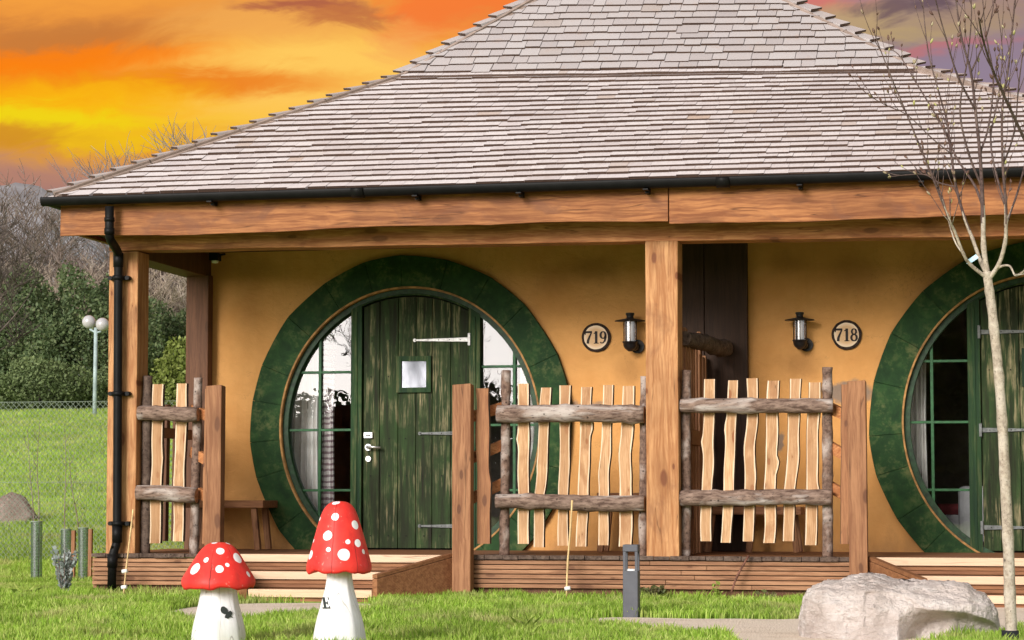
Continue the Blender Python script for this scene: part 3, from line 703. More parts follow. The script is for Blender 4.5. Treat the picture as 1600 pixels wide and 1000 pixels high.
# --- round doorways
def ellp(c, rx, rz, a): return (c.x + rx * cos(a), c.z + rz * sin(a))
def ring_part(c, rx0, rz0, rx1, rz1, y0, y1, n=120, mi=0, mb=None):
    mb = mb or MB(); 
    for i in range(n):
        a, b = 2 * pi * i / n, 2 * pi * (i + 1) / n
        q = [ellp(c, rx0, rz0, a), ellp(c, rx1, rz1, a), ellp(c, rx1, rz1, b), ellp(c, rx0, rz0, b)]
        o = len(mb.v); mb.v += [(p[0], y0, p[1]) for p in q] + [(p[0], y1, p[1]) for p in q]
        mb.f += [(o, o + 1, o + 2, o + 3), (o + 1, o + 5, o + 6, o + 2), (o, o + 3, o + 7, o + 4)]; mb.m += [mi] * 3; mb.sm += [False, True, True]
    return mb
def surround(c, seed):
    R = random.Random(seed); mb = MB(); a = R.random() * .3; blocks = []
    end = a + 2 * pi
    while a < end - .05:
        w = R.uniform(.20, .36); b = min(a + w, end)
        if end - b < .12: b = end
        blocks.append((a, b)); a = b
    edge = {}
    def ro(t_):
        k = round(t_ % (2 * pi), 3)
        return 1 + .011 * noise.noise(Vector((cos(t_) * 2.2, sin(t_) * 2.2, seed)))
    for a, b in blocks:
        g = .0008; K = 4; yy = 1.735 - R.uniform(0, .004)
        f = [a + g + (b - a - 2 * g) * i / K for i in range(K + 1)]
        q0 = ellp(c, RXo * ro(f[0]), RZo * ro(f[0]), f[0]); q1 = ellp(c, RXo * ro(f[-1]), RZo * ro(f[-1]), f[-1])
        outer = []
        for i, t_ in enumerate(f):     # nearly straight outer edge per block
            e_ = ellp(c, RXo * ro(t_), RZo * ro(t_), t_); s_ = i / K; l = (q0[0] * (1 - s_) + q1[0] * s_, q0[1] * (1 - s_) + q1[1] * s_)
            outer.append((e_[0] * .55 + l[0] * .45, e_[1] * .55 + l[1] * .45))
        inner = [ellp(c, RXi * 1.012, RZi * 1.012, t_) for t_ in f]
        mb.prism(outer + inner[::-1], yy, YW + .01)
    return mb
def clip_arc(c, rx, rz, x):
    u_ = (x - c.x) / rx; return c.z + rz * sqrt(max(0, 1 - u_ * u_))
def unit(c, mir, label, gl, seed):
    # mir=+1: as 719 (hinges right), -1: mirrored
    X = lambda off: c.x + mir * off
    sr = obj('round_surround', surround(c, seed), M['ring'], house, bevel=.003)
    obj('joint_backing', ring_part(c, RXi * 1.02, RZi * 1.02, RXo * .985, RZo * .985, YW - .045, YW, n=90), M['greenframe'], sr)
    obj('bead', ring_part(c, RXi * .999, RZi * .999, RXi * 1.012, RZi * 1.012, YW - .072, YW + .02), M['creamline'], sr)
    obj('inner_frame', ring_part(c, RXi * .955, RZi * .955, RXi * .998, RZi * .998, YW - .02, YW + .10), M['greenframe'], sr)
    # offsets measured on the left doorway
    o = lambda px: xpx(px, YW) - UC.x
    pA0, pA1, dA, dB, pB0, pB1 = o(549), o(566), o(567.5), o(732), o(733), o(751)
    fr = MB()
    for a, b in ((pA0, pA1), (pB0, pB1)):
        xa, xb = sorted((X(a), X(b)))
        za, zb_ = clip_arc(c, RXi * .97, RZi * .97, xa), clip_arc(c, RXi * .97, RZi * .97, xb)
        fr.prism([(xa, DECK), (xb, DECK), (xb, zb_), (xa, za)], YW - .025, YW + .08)
        xm_ = xa * .5 + xb * .5
        fr.prism([(xm_ - .012, DECK), (xm_ + .012, DECK), (xm_ + .012, min(za, zb_) - .02), (xm_ - .012, min(za, zb_) - .02)], YW - .034, YW - .02)
    obj('door_post', fr, M['doorframe'], house, bevel=.003)
    # lintel plate
    xa, xb = sorted((X(pA1), X(pB0))); K = 16
    dtop = lambda x: c.z + RZi * (.985 - .019) - .0 - 0.30 * ((x - (xa + xb) / 2)) ** 2 - .004
    top = [(x, clip_arc(c, RXi * .97, RZi * .97, x)) for x in [xa + (xb - xa) * i / K for i in range(K + 1)]]
    bot = [(x, min(dtop(x) - .012, clip_arc(c, RXi * .97, RZi * .97, x) - .02)) for x, _ in top]
    mb = MB(); mb.prism(top + bot[::-1], YW - .01, YW + .08); obj('lintel', mb, M['greenframe'], house)
    mb = MB(); rim = [(x, z + .004) for x, z in bot]; mb.tube([(x, YW - .022, z) for x, z in rim], .009, 6); obj('arch_bead', mb, M['doorframe'], house)
    # door leaf of planks
    xa, xb = sorted((X(dA), X(dB))); mb = MB(); R = random.Random(seed); e = [0, .155, .33, .50, .655, .83, 1]
    for i in range(6):
        a = xa + (xb - xa) * e[i] + .0025; b = xa + (xb - xa) * e[i + 1] - .0025; yy = YW + .004 + R.uniform(0, .004)
        zt = lambda x: min(dtop(x), clip_arc(c, RXi * .96, RZi * .96, x)) - .022
        mb.prism([(a, DECK + .012), (b, DECK + .012), (b, zt(b)), ((a + b) / 2, zt((a + b) / 2)), (a, zt(a))], yy, YW + .05)
    door = obj('door', mb, M['door'], house, bevel=.003)
    if label: door['label'] = label
    mb = MB(); mb.box((xa, YW + .045, DECK), (xb, YW + .06, c.z + RZi * .94)); obj('door_backing', mb, M['dark'], door)
    # door window
    zc = at(647, 585, YW).z; xc = X(o(647)); hw = (xpx(674, YW) - xpx(620, YW)) / 2; hh = (zpx(647, 557, YW) - zpx(647, 614, YW)) / 2; t_ = .045
    mb = MB()
    mb.box((xc - hw, YW - .022, zc - hh), (xc - hw + t_, YW + .01, zc + hh)); mb.box((xc + hw - t_, YW - .022, zc - hh), (xc + hw, YW + .01, zc + hh))
    mb.box((xc - hw + t_, YW - .021, zc + hh - t_), (xc + hw - t_, YW + .01, zc + hh)); mb.box((xc - hw + t_, YW - .021, zc - hh), (xc + hw - t_, YW + .01, zc - hh + t_))
    obj('window_frame', mb, M['doorframe'], door, bevel=.003)
    mb = MB(); mb.box((xc - hw + t_, YW - .004, zc - hh + t_), (xc + hw - t_, YW + .002, zc + hh - t_)); obj('window_pane', mb, M['mirrorpane'], door)
    # hinges
    for py, full in ((531, 1), (677, .9), (822, .9)):
        z = at(700, py, YW).z; x1 = X(o(732)); x0 = X(o(732 - 84 * full)); mb = MB(); hm = M['hingesteel'] if (py == 531 and mir > 0) else M['hingedull']
        mb.prism([(x1, z - .020), (x1, z + .020), (x0, z + .008), (x0, z - .008)], YW - .012, YW + .002)
        mb.tube([(x0, YW - .012, z), (x0, YW + .002, z)], .016, 12); 
        x2 = X(o(736)); a_, b_ = sorted((x1, x2)); mb.box((a_, YW - .038, z - .055), (b_, YW + .002, z + .055)); 
        for k in range(4): xx = x0 + (x1 - x0) * (.25 + .2 * k); mb.tube([(xx, YW - .015, z), (xx, YW - .010, z)], .005, 8, mi=1)
        obj('hinge', mb, [hm, M['dark']], door, bevel=.002)
    # handle set
    if mir > 0:
        z = at(576, 680, YW).z; x = X(o(576)); w = .04
        mb = MB(); mb.box((x - .04, YW - .02, z - .026), (x + .04, YW + .002, z + .026)); mb.box((x - .024, YW - .023, z - .008), (x + .024, YW - .019, z + .002), 1); obj('card_reader', mb, [M['silver'], M['dark']], door, bevel=.004)
        z = at(577, 699, YW).z; mb = MB(); mb.tube([(x, YW - .012, z), (x, YW + .002, z)], .03, 20); mb.tube([(x, YW - .06, z), (x, YW, z)], .012, 12); mb.tube([(x - .004, YW - .058, z), (x + .06, YW - .062, z + .002), (x + .125, YW - .058, z - .004)], [.012, .011, .010], 12)
        obj('handle', mb, M['silver'], door)
        z = at(576, 717, YW).z; mb = MB(); mb.tube([(x, YW - .012, z), (x, YW + .002, z)], .025, 20); mb.box((x - .004, YW - .0135, z - .012), (x + .004, YW - .010, z + .012), 1); obj('lock', mb, [M['silver'], M['dark']], door)
    # nail heads
    for zz in (.42, .95, 1.28, 1.83, 2.15):
        for k in range(6):
            xx = xa + (xb - xa) * (.08 + .165 * k) + R.uniform(-.01, .01); mb = MB(); mb.tube([(xx, YW + .0, zz), (xx, YW + .006, zz)], .006, 6); obj('nail_head', mb, M['dark'], door)
    # side windows
    for (s0, s1, vm, bars, gm, nm) in ((-RXi * .958, pA0, o(499), (580, 671, 766), gl[0], 'left'), (pB1, RXi * .958, o(803), (574, 665, 766), gl[1], 'right')):
        N = 24; xs_ = [s0 + (s1 - s0) * i / N for i in range(N + 1)]
        rx, rz = RXi * .962, RZi * .962
        up_ = [(X(x), c.z + rz * sqrt(max(0, 1 - (x / rx) ** 2))) for x in xs_]; dn = [(X(x), max(DECK - .02, c.z - rz * sqrt(max(0, 1 - (x / rx) ** 2)))) for x in xs_]
        P = up_ + dn[::-1]
        if mir < 0: P = P[::-1]
        mb = MB(); mb.add([(p[0], YW + .045, p[1]) for p in P], [tuple(range(len(P)))])
        win = obj('window_pane', mb, gm, house)
        mb = MB(); zz = rz * sqrt(max(0, 1 - (vm / rx) ** 2)); mb.box((X(vm) - .013, YW + .010, max(DECK, c.z - zz)), (X(vm) + .013, YW + .043, c.z + zz))
        for py in bars:
            z = at(640, py, YW).z; lim_ = rx * sqrt(max(0, 1 - ((z - c.z) / rz) ** 2))
            a_, b_ = (max(s0, -lim_), s1) if nm == 'left' else (s0, min(s1, lim_))
            a_, b_ = sorted((X(a_), X(b_))); mb.box((a_, YW + .012, z - .011), (b_, YW + .044, z + .011))
        obj('glazing_bar', mb, M['greenbar'], win, bevel=.003)
m_, nt_ = mat('door_mirror_pane'); finish(nt_, (.22, .235, .28), .03, spec=1.0, Metallic=.55); M['mirrorpane'] = m_
unit(UC, 1, 'weathered green plank door with silver lever handle and small square window', (M['glass'], M['glass']), 11)
unit(UC2, -1, 'green plank door with dull strap hinges behind the young tree', (M['glass'], M['glassdark']), 12)

# --- deck
dL = xpx(145, 0, 870); dR = ER - (dL - cL.x)
stepA = (xpx(344, 0, 870), xpx(705, 0, 870)); sB0 = xpx(1358, 0, 870); stepB = (sB0, sB0 + (stepA[1] - stepA[0]))
mb = MB(); y = .02
xx = dL
mb.box((dL + .01, .06, DECK - .035), (dR - .01, YW, DECK - .002))
obj('deck_floor', mb, M['brown_x'], house)
def deck_edge(x0, x1):
    mb = MB(); x = x0; R = random.Random(int(x0 * 100))
    while x < x1 - .01:
        w = min(R.uniform(.12, .16), x1 - x); mb.box((x + .002, -.035 + R.uniform(-.008, .006), DECK - .032 + R.uniform(-.004, .003)), (x + w - .002, .055, DECK + R.uniform(-.002, .002))); x += w
    obj('deck_board_end', mb, M['barkdark'], house, bevel=.003)
def skirt(x0, x1):
    mb = MB(); n = 6; z1 = DECK - .036; z0 = .04; R = random.Random(int(x0 * 50)); h = (z1 - z0) / n
    for i in range(n):
        cuts = [x0]; x = x0 + R.uniform(1.2, 2.6)
        while x < x1 - .5: cuts.append(x); x += R.uniform(1.6, 2.6)
        cuts.append(x1)
        for a, b in zip(cuts, cuts[1:]): mb.box((a + .0015, -.012 + R.uniform(-.003, .003), z0 + i * h + .0035), (b - .0015, .02, z0 + (i + 1) * h - .0035))
    obj('skirting_boards', mb, M['skirt'], house, bevel=.002)
    mb = MB(); mb.box((x0, .035, -.2), (x1, .05, z1)); obj('skirting_backing', mb, M['darkbrown'], house)
M['skirt'] = wood('deck_skirting', (.47, .25, .135), (.26, .118, .058), (.10, .04, .02), 'x', island=.45, vary=.45)
for a, b in ((dL, stepA[0]), (stepA[1], stepB[0]), (stepB[1], dR)):
    deck_edge(a, b - .0); skirt(a, b)
mb = MB(); mb.box((dL, .02, .015), (dL + .03, 1.8, DECK - .036)); obj('skirting_boards', mb, M['skirt'], house)
# --- steps
def steps(x0, x1, lab):
    g = thing('porch_steps', ((x0 + x1) / 2, -.3, GZ), lab, 'steps', 'wooden steps up to the porch')
    sp = .44; zs = [DECK, DECK - .128, DECK - .256]
    for i, z in enumerate(zs):
        yf = -.04 - .32 * i; ins = sp * (.32 * i + .04) / .64
        mb = MB(); mb.box((x0 + ins + (.0 if i else -.0), yf - .0, z - .062), (x1 - ins, yf + .035, z)); obj('nosing', mb, M['nosing'], g, bevel=.004)
        mb = MB(); back = (0.04 if i == 0 else yf + .30)
        mb.box((x0 + ins, yf + .036, z - .04), (x1 - ins, back, z - .003)); obj('tread', mb, M['brown_x'], g, bevel=.002)
        mb = MB()
        if i < 2:
            mb.box((x0 + ins, yf + .030, z - .098), (x1 - ins, yf + .055, z - .064)); mb.box((x0 + ins, yf + .028, z - .128), (x1 - ins, yf + .055, z - .101))
        else: mb.box((x0 + ins, yf + .03, GZ - .02), (x1 - ins, yf + .055, z - .064))
        obj('riser', mb, M['brown_x'], g, bevel=.002)
    for s, xa in ((1, x0), (-1, x1)):
        mb = MB(); P = Vector((xa, -.04, 0)); Q = Vector((xa + s * sp, -.70, 0)); d = (Q - P).normalized(); nrm = Vector((d.y, -d.x, 0)) * .0275
        zt0, zt1 = DECK - .02, DECK - .17
        vs = []
        for p, zl, zh in ((P, GZ - .02, zt0), (Q, GZ - .02, zt1)):
            vs.append([p - nrm + Vector((0, 0, zl)), p + nrm + Vector((0, 0, zl)), p + nrm + Vector((0, 0, zh)), p - nrm + Vector((0, 0, zh))])
        mb.hexa(vs[0] + vs[1]); 
        mb.hexa([p + Vector((0, 0, .004)) for p in (vs[0][3], vs[0][2], vs[1][2], vs[1][3])] + [p + Vector((0, 0, .034)) for p in (vs[0][3], vs[0][2], vs[1][2], vs[1][3])])
        obj('stringer', mb, M['brown_x'], g, bevel=.003)
    return g
steps(*stepA, 'wooden steps with pale nosings below the left round door, behind the mushrooms')
steps(*stepB, 'wooden steps with pale nosings below the right round door, behind the boulder')

# ------------------------------------------------------------------ RAILINGS
def log(P, Q, r0, r1, n=14, bump=.22, mi=0, knots=0, mb=None, sag=.01, cap=True):
    mb = mb or MB(); P, Q = Vector(P), Vector(Q); N = max(6, int((Q - P).length / .035)); sd_ = random.random() * 40; pts, rr = [], []
    for i in range(N + 1):
        s = i / N; p = P.lerp(Q, s); p += Vector((noise.noise(Vector((s * 2, sd_, 0))), noise.noise(Vector((s * 2, sd_, 5))), noise.noise(Vector((s * 2.2, sd_, 9))))) * sag
        pts.append(p); rr.append((r0 + (r1 - r0) * s) * (1 + .07 * noise.noise(Vector((s * 7, sd_, 2)))))
    for _ in range(knots):
        k = random.randint(2, N - 2); rr[k] *= 1.12; rr[k - 1] *= 1.04; rr[k + 1] *= 1.04
    mb.tube(pts, rr, n, mi, bump, 14, cap=cap); return mb
def picket(pxt, pyt, pxb, pyb, wpx, Y, seed, amp=1.0, th=.034, kink=0.0, m=('cut', 'sap', 'barkdark'), base=None):
    w_ = wpx; R = random.Random(seed); T = at(pxt, pyt, Y); Bt = at(pxb, pyb, Y); N = 26; w = wpx * .95 / 192.0; mb = MB()
    ks = R.uniform(.3, .8); kk = R.choice((-1, 1)) * R.uniform(.003, .015) * amp; kb = R.uniform(.2, .75); ka = R.uniform(.002, .020) * amp; kside = R.choice((-1, 1))
    rows = []
    for i in range(N + 1):
        s = i / N; p = T.lerp(Bt, s)
        cx = p.x + .012 * amp * noise.noise(Vector((s * 3.4, seed, 0))) + kk * math.exp(-((s - ks) / .1) ** 2) + kink * sin(s * pi)
        wl = w / 2 * (1 + .20 * noise.noise(Vector((s * 5, seed, 7)))) + (ka * math.exp(-((s - kb) / .035) ** 2) if kside < 0 else 0)
        wr = w / 2 * (1 + .20 * noise.noise(Vector((s * 5, seed, 17)))) + (ka * math.exp(-((s - kb) / .035) ** 2) if kside > 0 else 0)
        e = .10; z = p.z + (.004 * R.random() if i in (0, N) else 0)
        fl, frr = cx - wl, cx + wr; sw = (wl + wr)
        rows.append([(fl, Y - th / 2, z), (fl + e * sw * (1 + .4 * noise.noise(Vector((s * 6, seed, 3)))), Y - th / 2 - .0, z), (frr - e * sw * (1 + .4 * noise.noise(Vector((s * 6, seed, 5)))), Y - th / 2, z), (frr, Y - th / 2, z), (frr + .006, Y + th / 2, z), (fl - .006, Y + th / 2, z)])
    for rw in rows: mb.v += rw
    sl_ = R.choice((0, 1, 2)); 
    for i in range(N):
        o = 6 * i
        for k in range(6):
            mi = (1, 0, 1, 2, 0, 2)[k]
            mb.f.append((o + k, o + (k + 1) % 6, o + 6 + (k + 1) % 6, o + 6 + k)); mb.m.append(mi); mb.sm.append(False)
    mb.f += [(5, 4, 3, 2, 1, 0), tuple(6 * N + k for k in range(6))]; mb.m += [1, 0]; mb.sm += [False, False]
    return mb, [M[x] for x in m]
def square_post(pxl, pxr, pyt, pyb, Y, parent, m='brownpost', name='square_post'):
    a, b = at(pxl, pyb, Y), at(pxr, pyb, Y); zt = zpx((pxl + pxr) / 2, pyt, Y); mb = MB(); w = b.x - a.x; n = 8
    for i in range(n + 1):
        z = a.z + (zt - a.z) * i / n; j = .003 * noise.noise(Vector((z * 2, pxl, 0)))
        mb.v += [(a.x + j, Y + j, z), (b.x - j, Y - j, z + (.01 if i == n else 0)), (b.x + j, Y + w * .8, z), (a.x + j, Y + w * .8, z)]
    for i in range(n):
        for k in range(4): mb.f.append((4 * i + k, 4 * i + (k + 1) % 4, 4 * i + 4 + (k + 1) % 4, 4 * i + 4 + k)); mb.m.append(0); mb.sm.append(False)
    mb.f += [(3, 2, 1, 0), (4 * n, 4 * n + 1, 4 * n + 2, 4 * n + 3)]; mb.m += [0, 0]; mb.sm += [False, False]
    return obj(name, mb, M[m], parent, bevel=.006)
M['endgrain'] = simple('log_end_grain', (.40, .25, .15), .8, 30, .4)
RAILG = 'rustic log railings along the porch'
def railing(nm_px, label, logs, rails, pickets):
    g = thing('porch_railing', (at(nm_px, 862, .1).x, .1, DECK), label, 'railing', RAILG)
    for (px, pyt, pyb, w, m, pxb) in logs:
        P = at(pxb, pyb, .12); P.z = DECK - .01; T = at(px, pyt, .12)
        obj('log_post', log(P, T, w / 2 / 190, w / 2 / 190 * .95, knots=3, bump=.12, sag=.010), [M[m], M[m], M['endgrain']], g)
    for (x0, y0_, x1, y1_, w0, w1) in rails:
        P, Q = at(x0, y0_, .035), at(x1, y1_, .035)
        obj('log_rail', log(P, Q, w0 / 2 / 190, w1 / 2 / 190, knots=3, bump=.10, sag=.010, cap=2), [M['barkrail'], M['barkrail'], M['endgrain']], g)
    for i, (xt, yt, xb, yb, w, am) in enumerate(pickets):
        mb, ms = picket(xt, yt, xb, yb, w, .115, nm_px + i * 3.3, am); obj('picket', mb, ms, g)
    return g
railing(260, 'narrow rustic railing of logs and two pickets beside the downpipe post',
        [(231, 588, 860, 16, 'barkdark', 226), (309, 590, 860, 14, 'bark', 303)],
        [(217, 645, 310, 648, 22, 22), (215, 769, 308, 774, 23, 24)],
        [(248, 601, 243, 849, 19, .3), (284, 600, 279, 846, 18, 1.1)])
railing(890, 'rustic railing of logs and six pickets between left steps and middle post',
        [(790, 579, 862, 15, 'bark', 788), (1007, 588, 862, 13, 'bark', 1004)],
        [(777, 646, 1008, 647, 26, 27), (775, 783, 1008, 787, 22, 24)],
        [(818, 600, 818, 850, 18, 1), (853, 606, 842, 855, 16, .8), (884, 603, 880, 853, 17, .6), (917, 605, 908, 854, 17, 1.2), (951, 602, 942, 852, 16, 1), (982, 604, 977, 854, 19, 1)])
g3 = railing(1180, 'rustic railing of logs and six pickets right of the middle post',
        [(1073, 579, 864, 15, 'bark', 1071), (1293, 574, 863, 16, 'bark', 1293)],
        [(1062, 633, 1301, 634, 21, 22), (1061, 779, 1300, 777, 23, 23)],
        [(1109, 593, 1103, 846, 17, 1.2), (1147, 595, 1134, 848, 16, .7), (1176, 592, 1169, 846, 17, 1.4), (1209, 595, 1202, 849, 18, 1.3), (1243, 592, 1232, 846, 17, 1), (1273, 598, 1267, 852, 18, 1)])
# stair-side short railings: square post at the steps, sloping plank rails, one reddish picket
def stair_rail(label, postpx, post_y, pick, rails, Yp=-.16):
    g = thing('stair_railing', (at(postpx[0], 900, Yp).x, Yp, GZ), label, 'railing', 'short sloping railings beside the steps')
    square_post(postpx[0], postpx[1], post_y[0], post_y[1], Yp, g)
    for (x0, y0_, x1, y1_) in rails:
        P, Q = at(x0, y0_, Yp + .13), at(x1, y1_, .19); mb = MB(); mb.bar(P, Q, .045, .085, up=(0, 0, 1)); obj('plank_rail', mb, M['oak_x'], g, bevel=.004)
    for j, (xt, yt, xb, yb, w) in enumerate(pick):
        mb, ms = picket(xt, yt, xb, yb, w, -.02, postpx[0] + j, .5, m=('cutdark', 'cutdark', 'barkdark')); obj('picket', mb, ms, g)
    return g
stair_rail('brown square post and reddish picket at the right side of the left steps', (706, 735), (601, 926), [(754, 607, 756, 850, 21)], [(722, 656, 792, 634), (722, 722, 792, 692), (722, 786, 792, 752)])
stair_rail('brown square post and picket at the left side of the right steps', (1327, 1356), (596, 905), [(1321, 601, 1320, 850, 12)], [(1345, 660, 1290, 634), (1345, 725, 1290, 694), (1345, 788, 1290, 756)])
stair_rail('brown square post at the left side of the left steps beside the narrow railing', (318, 343), (603, 926), [(327, 608, 322, 850, 12)], [(340, 656, 300, 640), (340, 728, 300, 706), (340, 785, 300, 764)])
# side railing on the left end of the porch (seen through the gap)
g = thing('side_railing', (px168 + .15, .9, DECK), 'dark brown picket railing along the left end of the porch', 'railing')
for i in range(6):
    yy = .38 + i * .205; mb = MB(); x = px168 + .12; wv = random.uniform(.06, .085); a = random.uniform(-.02, .02)
    mb.hexa([(x, yy, DECK + .08), (x + .025, yy, DECK + .08), (x + .025, yy + wv, DECK + .08), (x, yy + wv, DECK + .08), (x, yy + a, 1.55 + a), (x + .025, yy + a, 1.55), (x + .025, yy + wv + a, 1.57), (x, yy + wv + a, 1.57)])
    obj('picket', mb, M['darkbrown'], g, bevel=.003)
for z in (.72, 1.27):
    mb = MB(); mb.box((px168 + .148, .26, z), (px168 + .185, 1.54, z + .09)); obj('rail', mb, M['brown_x'], g, bevel=.004)
# divider screen between the two porches
g = thing('divider_screen', (mR - .05, .9, DECK), 'dark picket screen with a branch rail dividing the two porches behind the middle post', 'screen')
xd = xpx(1066, .3)
for i in range(9):
    yy = .34 + i * .155; w = random.uniform(.07, .11); h = 2.02 + random.uniform(-.08, .14); dx = random.uniform(-.008, .008)
    mb = MB(); mb.hexa([(xd + dx, yy, DECK), (xd + .03 + dx, yy, DECK), (xd + .03 + dx, yy + w, DECK), (xd + dx, yy + w, DECK), (xd + dx, yy + .01, h), (xd + .03 + dx, yy + .01, h), (xd + .03 + dx, yy + w + .01, h - .01), (xd + dx, yy + w + .01, h - .01)])
    obj('picket', mb, M['brownpost'], g, bevel=.003)
obj('branch_rail', log((xpx(1064, .3), .28, 2.02), (xpx(1134, 1.66), 1.66, 2.02), .058, .07, bump=.3, knots=4, sag=.04), M['barkdark'], g)
for z in (1.18,):
    mb = MB(); mb.box((xd + .045, .26, z), (xd + .085, 1.70, z + .12)); obj('rail', mb, M['brown_x'], g, bevel=.003)

# ------------------------------------------------------------------ benches
def bench(x0, x1, y0, y1, z, label, legs):
    g = thing('porch_bench', ((x0 + x1) / 2, (y0 + y1) / 2, DECK), label, 'bench', 'brown timber benches on the porch')
    mb = MB(); mb.box((x0, y0, z - .065), (x1, y1, z)); obj('seat', mb, M['brown_x'], g, bevel=.006)
    for lx, ly in legs:
        s = .04 if lx > (x0 + x1) / 2 else -.04
        mb = MB(); mb.bar((lx, ly, z - .066), (lx + s, ly, DECK), .055, .05); obj('leg', mb, M['brownpost'], g, bevel=.004)
Yb = 1.30; zB = zpx(412, 782, Yb)
b0, b1 = xpx(290, Yb), xpx(412, Yb)
bench(b0, b1, Yb, 1.72, zB, 'brown timber bench against the wall left of the left round door', [(b1 - .10, Yb + .06), (b0 + .08, Yb + .06), (b1 - .10, 1.66), (b0 + .08, 1.66)])
b0, b1 = xpx(932, Yb), xpx(1040, Yb)
bench(b0, b1, Yb, 1.70, zpx(932, 770, Yb), 'brown bench behind the six-picket railing left of the middle post', [(b0 + .06, Yb + .05), (b1 - .06, Yb + .05), (b0 + .06, 1.64), (b1 - .06, 1.64)])
b0, b1 = xpx(1100, Yb), xpx(1250, Yb)
bench(b0, b1, Yb, 1.70, zpx(1180, 792, Yb), 'brown bench behind the railing right of the middle post', [(b0 + .06, Yb + .05), ((b0 + b1) / 2, Yb + .05), (b1 - .08, Yb + .05), (b1 - .08, 1.64)])

# ------------------------------------------------------------------ wall lamps
def wall_lamp(px, pyt, pyb, label):
    z1 = zpx(px, pyt, 1.66); z0 = zpx(px, pyb, 1.66); x = xpx(px, 1.66); yl = 1.66; H = z1 - z0
    g = thing('wall_lamp', (x, YW, z0), label, 'wall lamp', 'black lantern lamps on the ochre wall')
    s = H / .34; c = (x, yl, z0)
    mb = MB(); mb.lathe([(0, .335 * s), (.036 * s, .335 * s), (.040 * s, .325 * s), (.034 * s, .315 * s), (.030 * s, .300 * s), (.034 * s, .288 * s), (.052 * s, .283 * s), (.132 * s, .268 * s), (.133 * s, .262 * s), (.050 * s, .262 * s), (0, .262 * s)], c, 32); obj('hat', mb, M['blackmetal'], g)
    mb = MB(); mb.lathe([(0, 0), (.018 * s, 0), (.046 * s, .025 * s), (.058 * s, .045 * s), (.062 * s, .075 * s), (.068 * s, .076 * s), (.068 * s, .086 * s), (0, .086 * s)], c, 28)
    mb.tube([(x + .01, yl, z0 + .045 * s), (x + .03, yl + .06, z0 + .045 * s), (x + .035, YW, z0 + .045 * s)], .036 * s, 14); obj('lower_cup', mb, M['blackmetal'], g)
    mb = MB(); mb.tube([(x + .045, YW - .03, z0 + .05 * s), (x + .045, YW, z0 + .05 * s)], .060 * s, 24); obj('wall_mount', mb, M['blackmetal'], g)
    mb = MB(); mb.lathe([(.058 * s, .086 * s), (.058 * s, .262 * s)], c, 28); obj('glass_shade', mb, M['lampglass'], g)
    mb = MB(); mb.lathe([(0, .09 * s), (.032 * s, .09 * s), (.032 * s, .25 * s), (0, .25 * s)], c, 20); obj('inner_tube', mb, M['lamptube'], g)
    for k in range(4):
        a = pi / 4 + pi / 2 * k + .35; q = (x + .064 * s * cos(a), yl + .064 * s * sin(a)); mb = MB(); mb.tube([(q[0], q[1], z0 + .08 * s), (q[0], q[1], z0 + .265 * s)], .005, 6); obj('cage_bar', mb, M['blackmetal'], g)
M['lampglass'] = glass('lamp_glass', .18, (.88, .86, .85), .05)
wall_lamp(985, 488, 549, 'black lantern wall lamp right of the plaque 719')
wall_lamp(1251, 487, 546, 'black lantern wall lamp left of the plaque 718')
# small eave spotlight at the left wall corner
c = at(336, 404, 1.5); g = thing('corner_spotlight', c, 'tiny black spotlight under the porch ceiling at the left wall corner', 'spotlight')
mb = MB(); mb.box((c.x - .04, 1.45, c.z - .02), (c.x + .04, 1.56, c.z + .05)); mb.tube([(c.x, 1.54, c.z + .03), (c.x + .02, 1.7, c.z + .06)], .012, 8); obj('housing', mb, M['blackplastic'], g, bevel=.006)
mb = MB(); mb.lathe([(0, -.045), (.028, -.04), (.032, -.02), (.03, -.018)], (c.x, 1.50, c.z), 16); obj('lens', mb, M['white'], g)

# ------------------------------------------------------------------ number plaques
def stroke(mb, pts, ws, y0, y1, ox, oz, sc, slant=0.0):
    P = [Vector((p[0], p[1])) for p in pts]; L, R_ = [], []
    for i, p in enumerate(P):
        t_ = (P[min(i + 1, len(P) - 1)] - P[max(0, i - 1)]).normalized(); n_ = Vector((-t_.y, t_.x)); w = ws[i] / 2
        L.append(p + n_ * w); R_.append(p - n_ * w)
    for i in range(len(P) - 1):
        q = [L[i], L[i + 1], R_[i + 1], R_[i]]; mb.prism([(ox + (a.x + a.y * slant) * sc, oz + a.y * sc) for a in q], y0, y1)
def arc(cx, cy, rx, ry, a0, a1, n=20): return [(cx + rx * cos(radians(a0 + (a1 - a0) * i / n)), cy + ry * sin(radians(a0 + (a1 - a0) * i / n))) for i in range(n + 1)]
def wvar(pts, cx, a, b):   # contrast: thicker on the sides
    out = []
    for i in range(len(pts)):
        p, q = pts[max(0, i - 1)], pts[min(len(pts) - 1, i + 1)]; d = Vector((q[0] - p[0], q[1] - p[1])).normalized(); out.append(a + (b - a) * abs(d.y) ** 1.3)
    return out
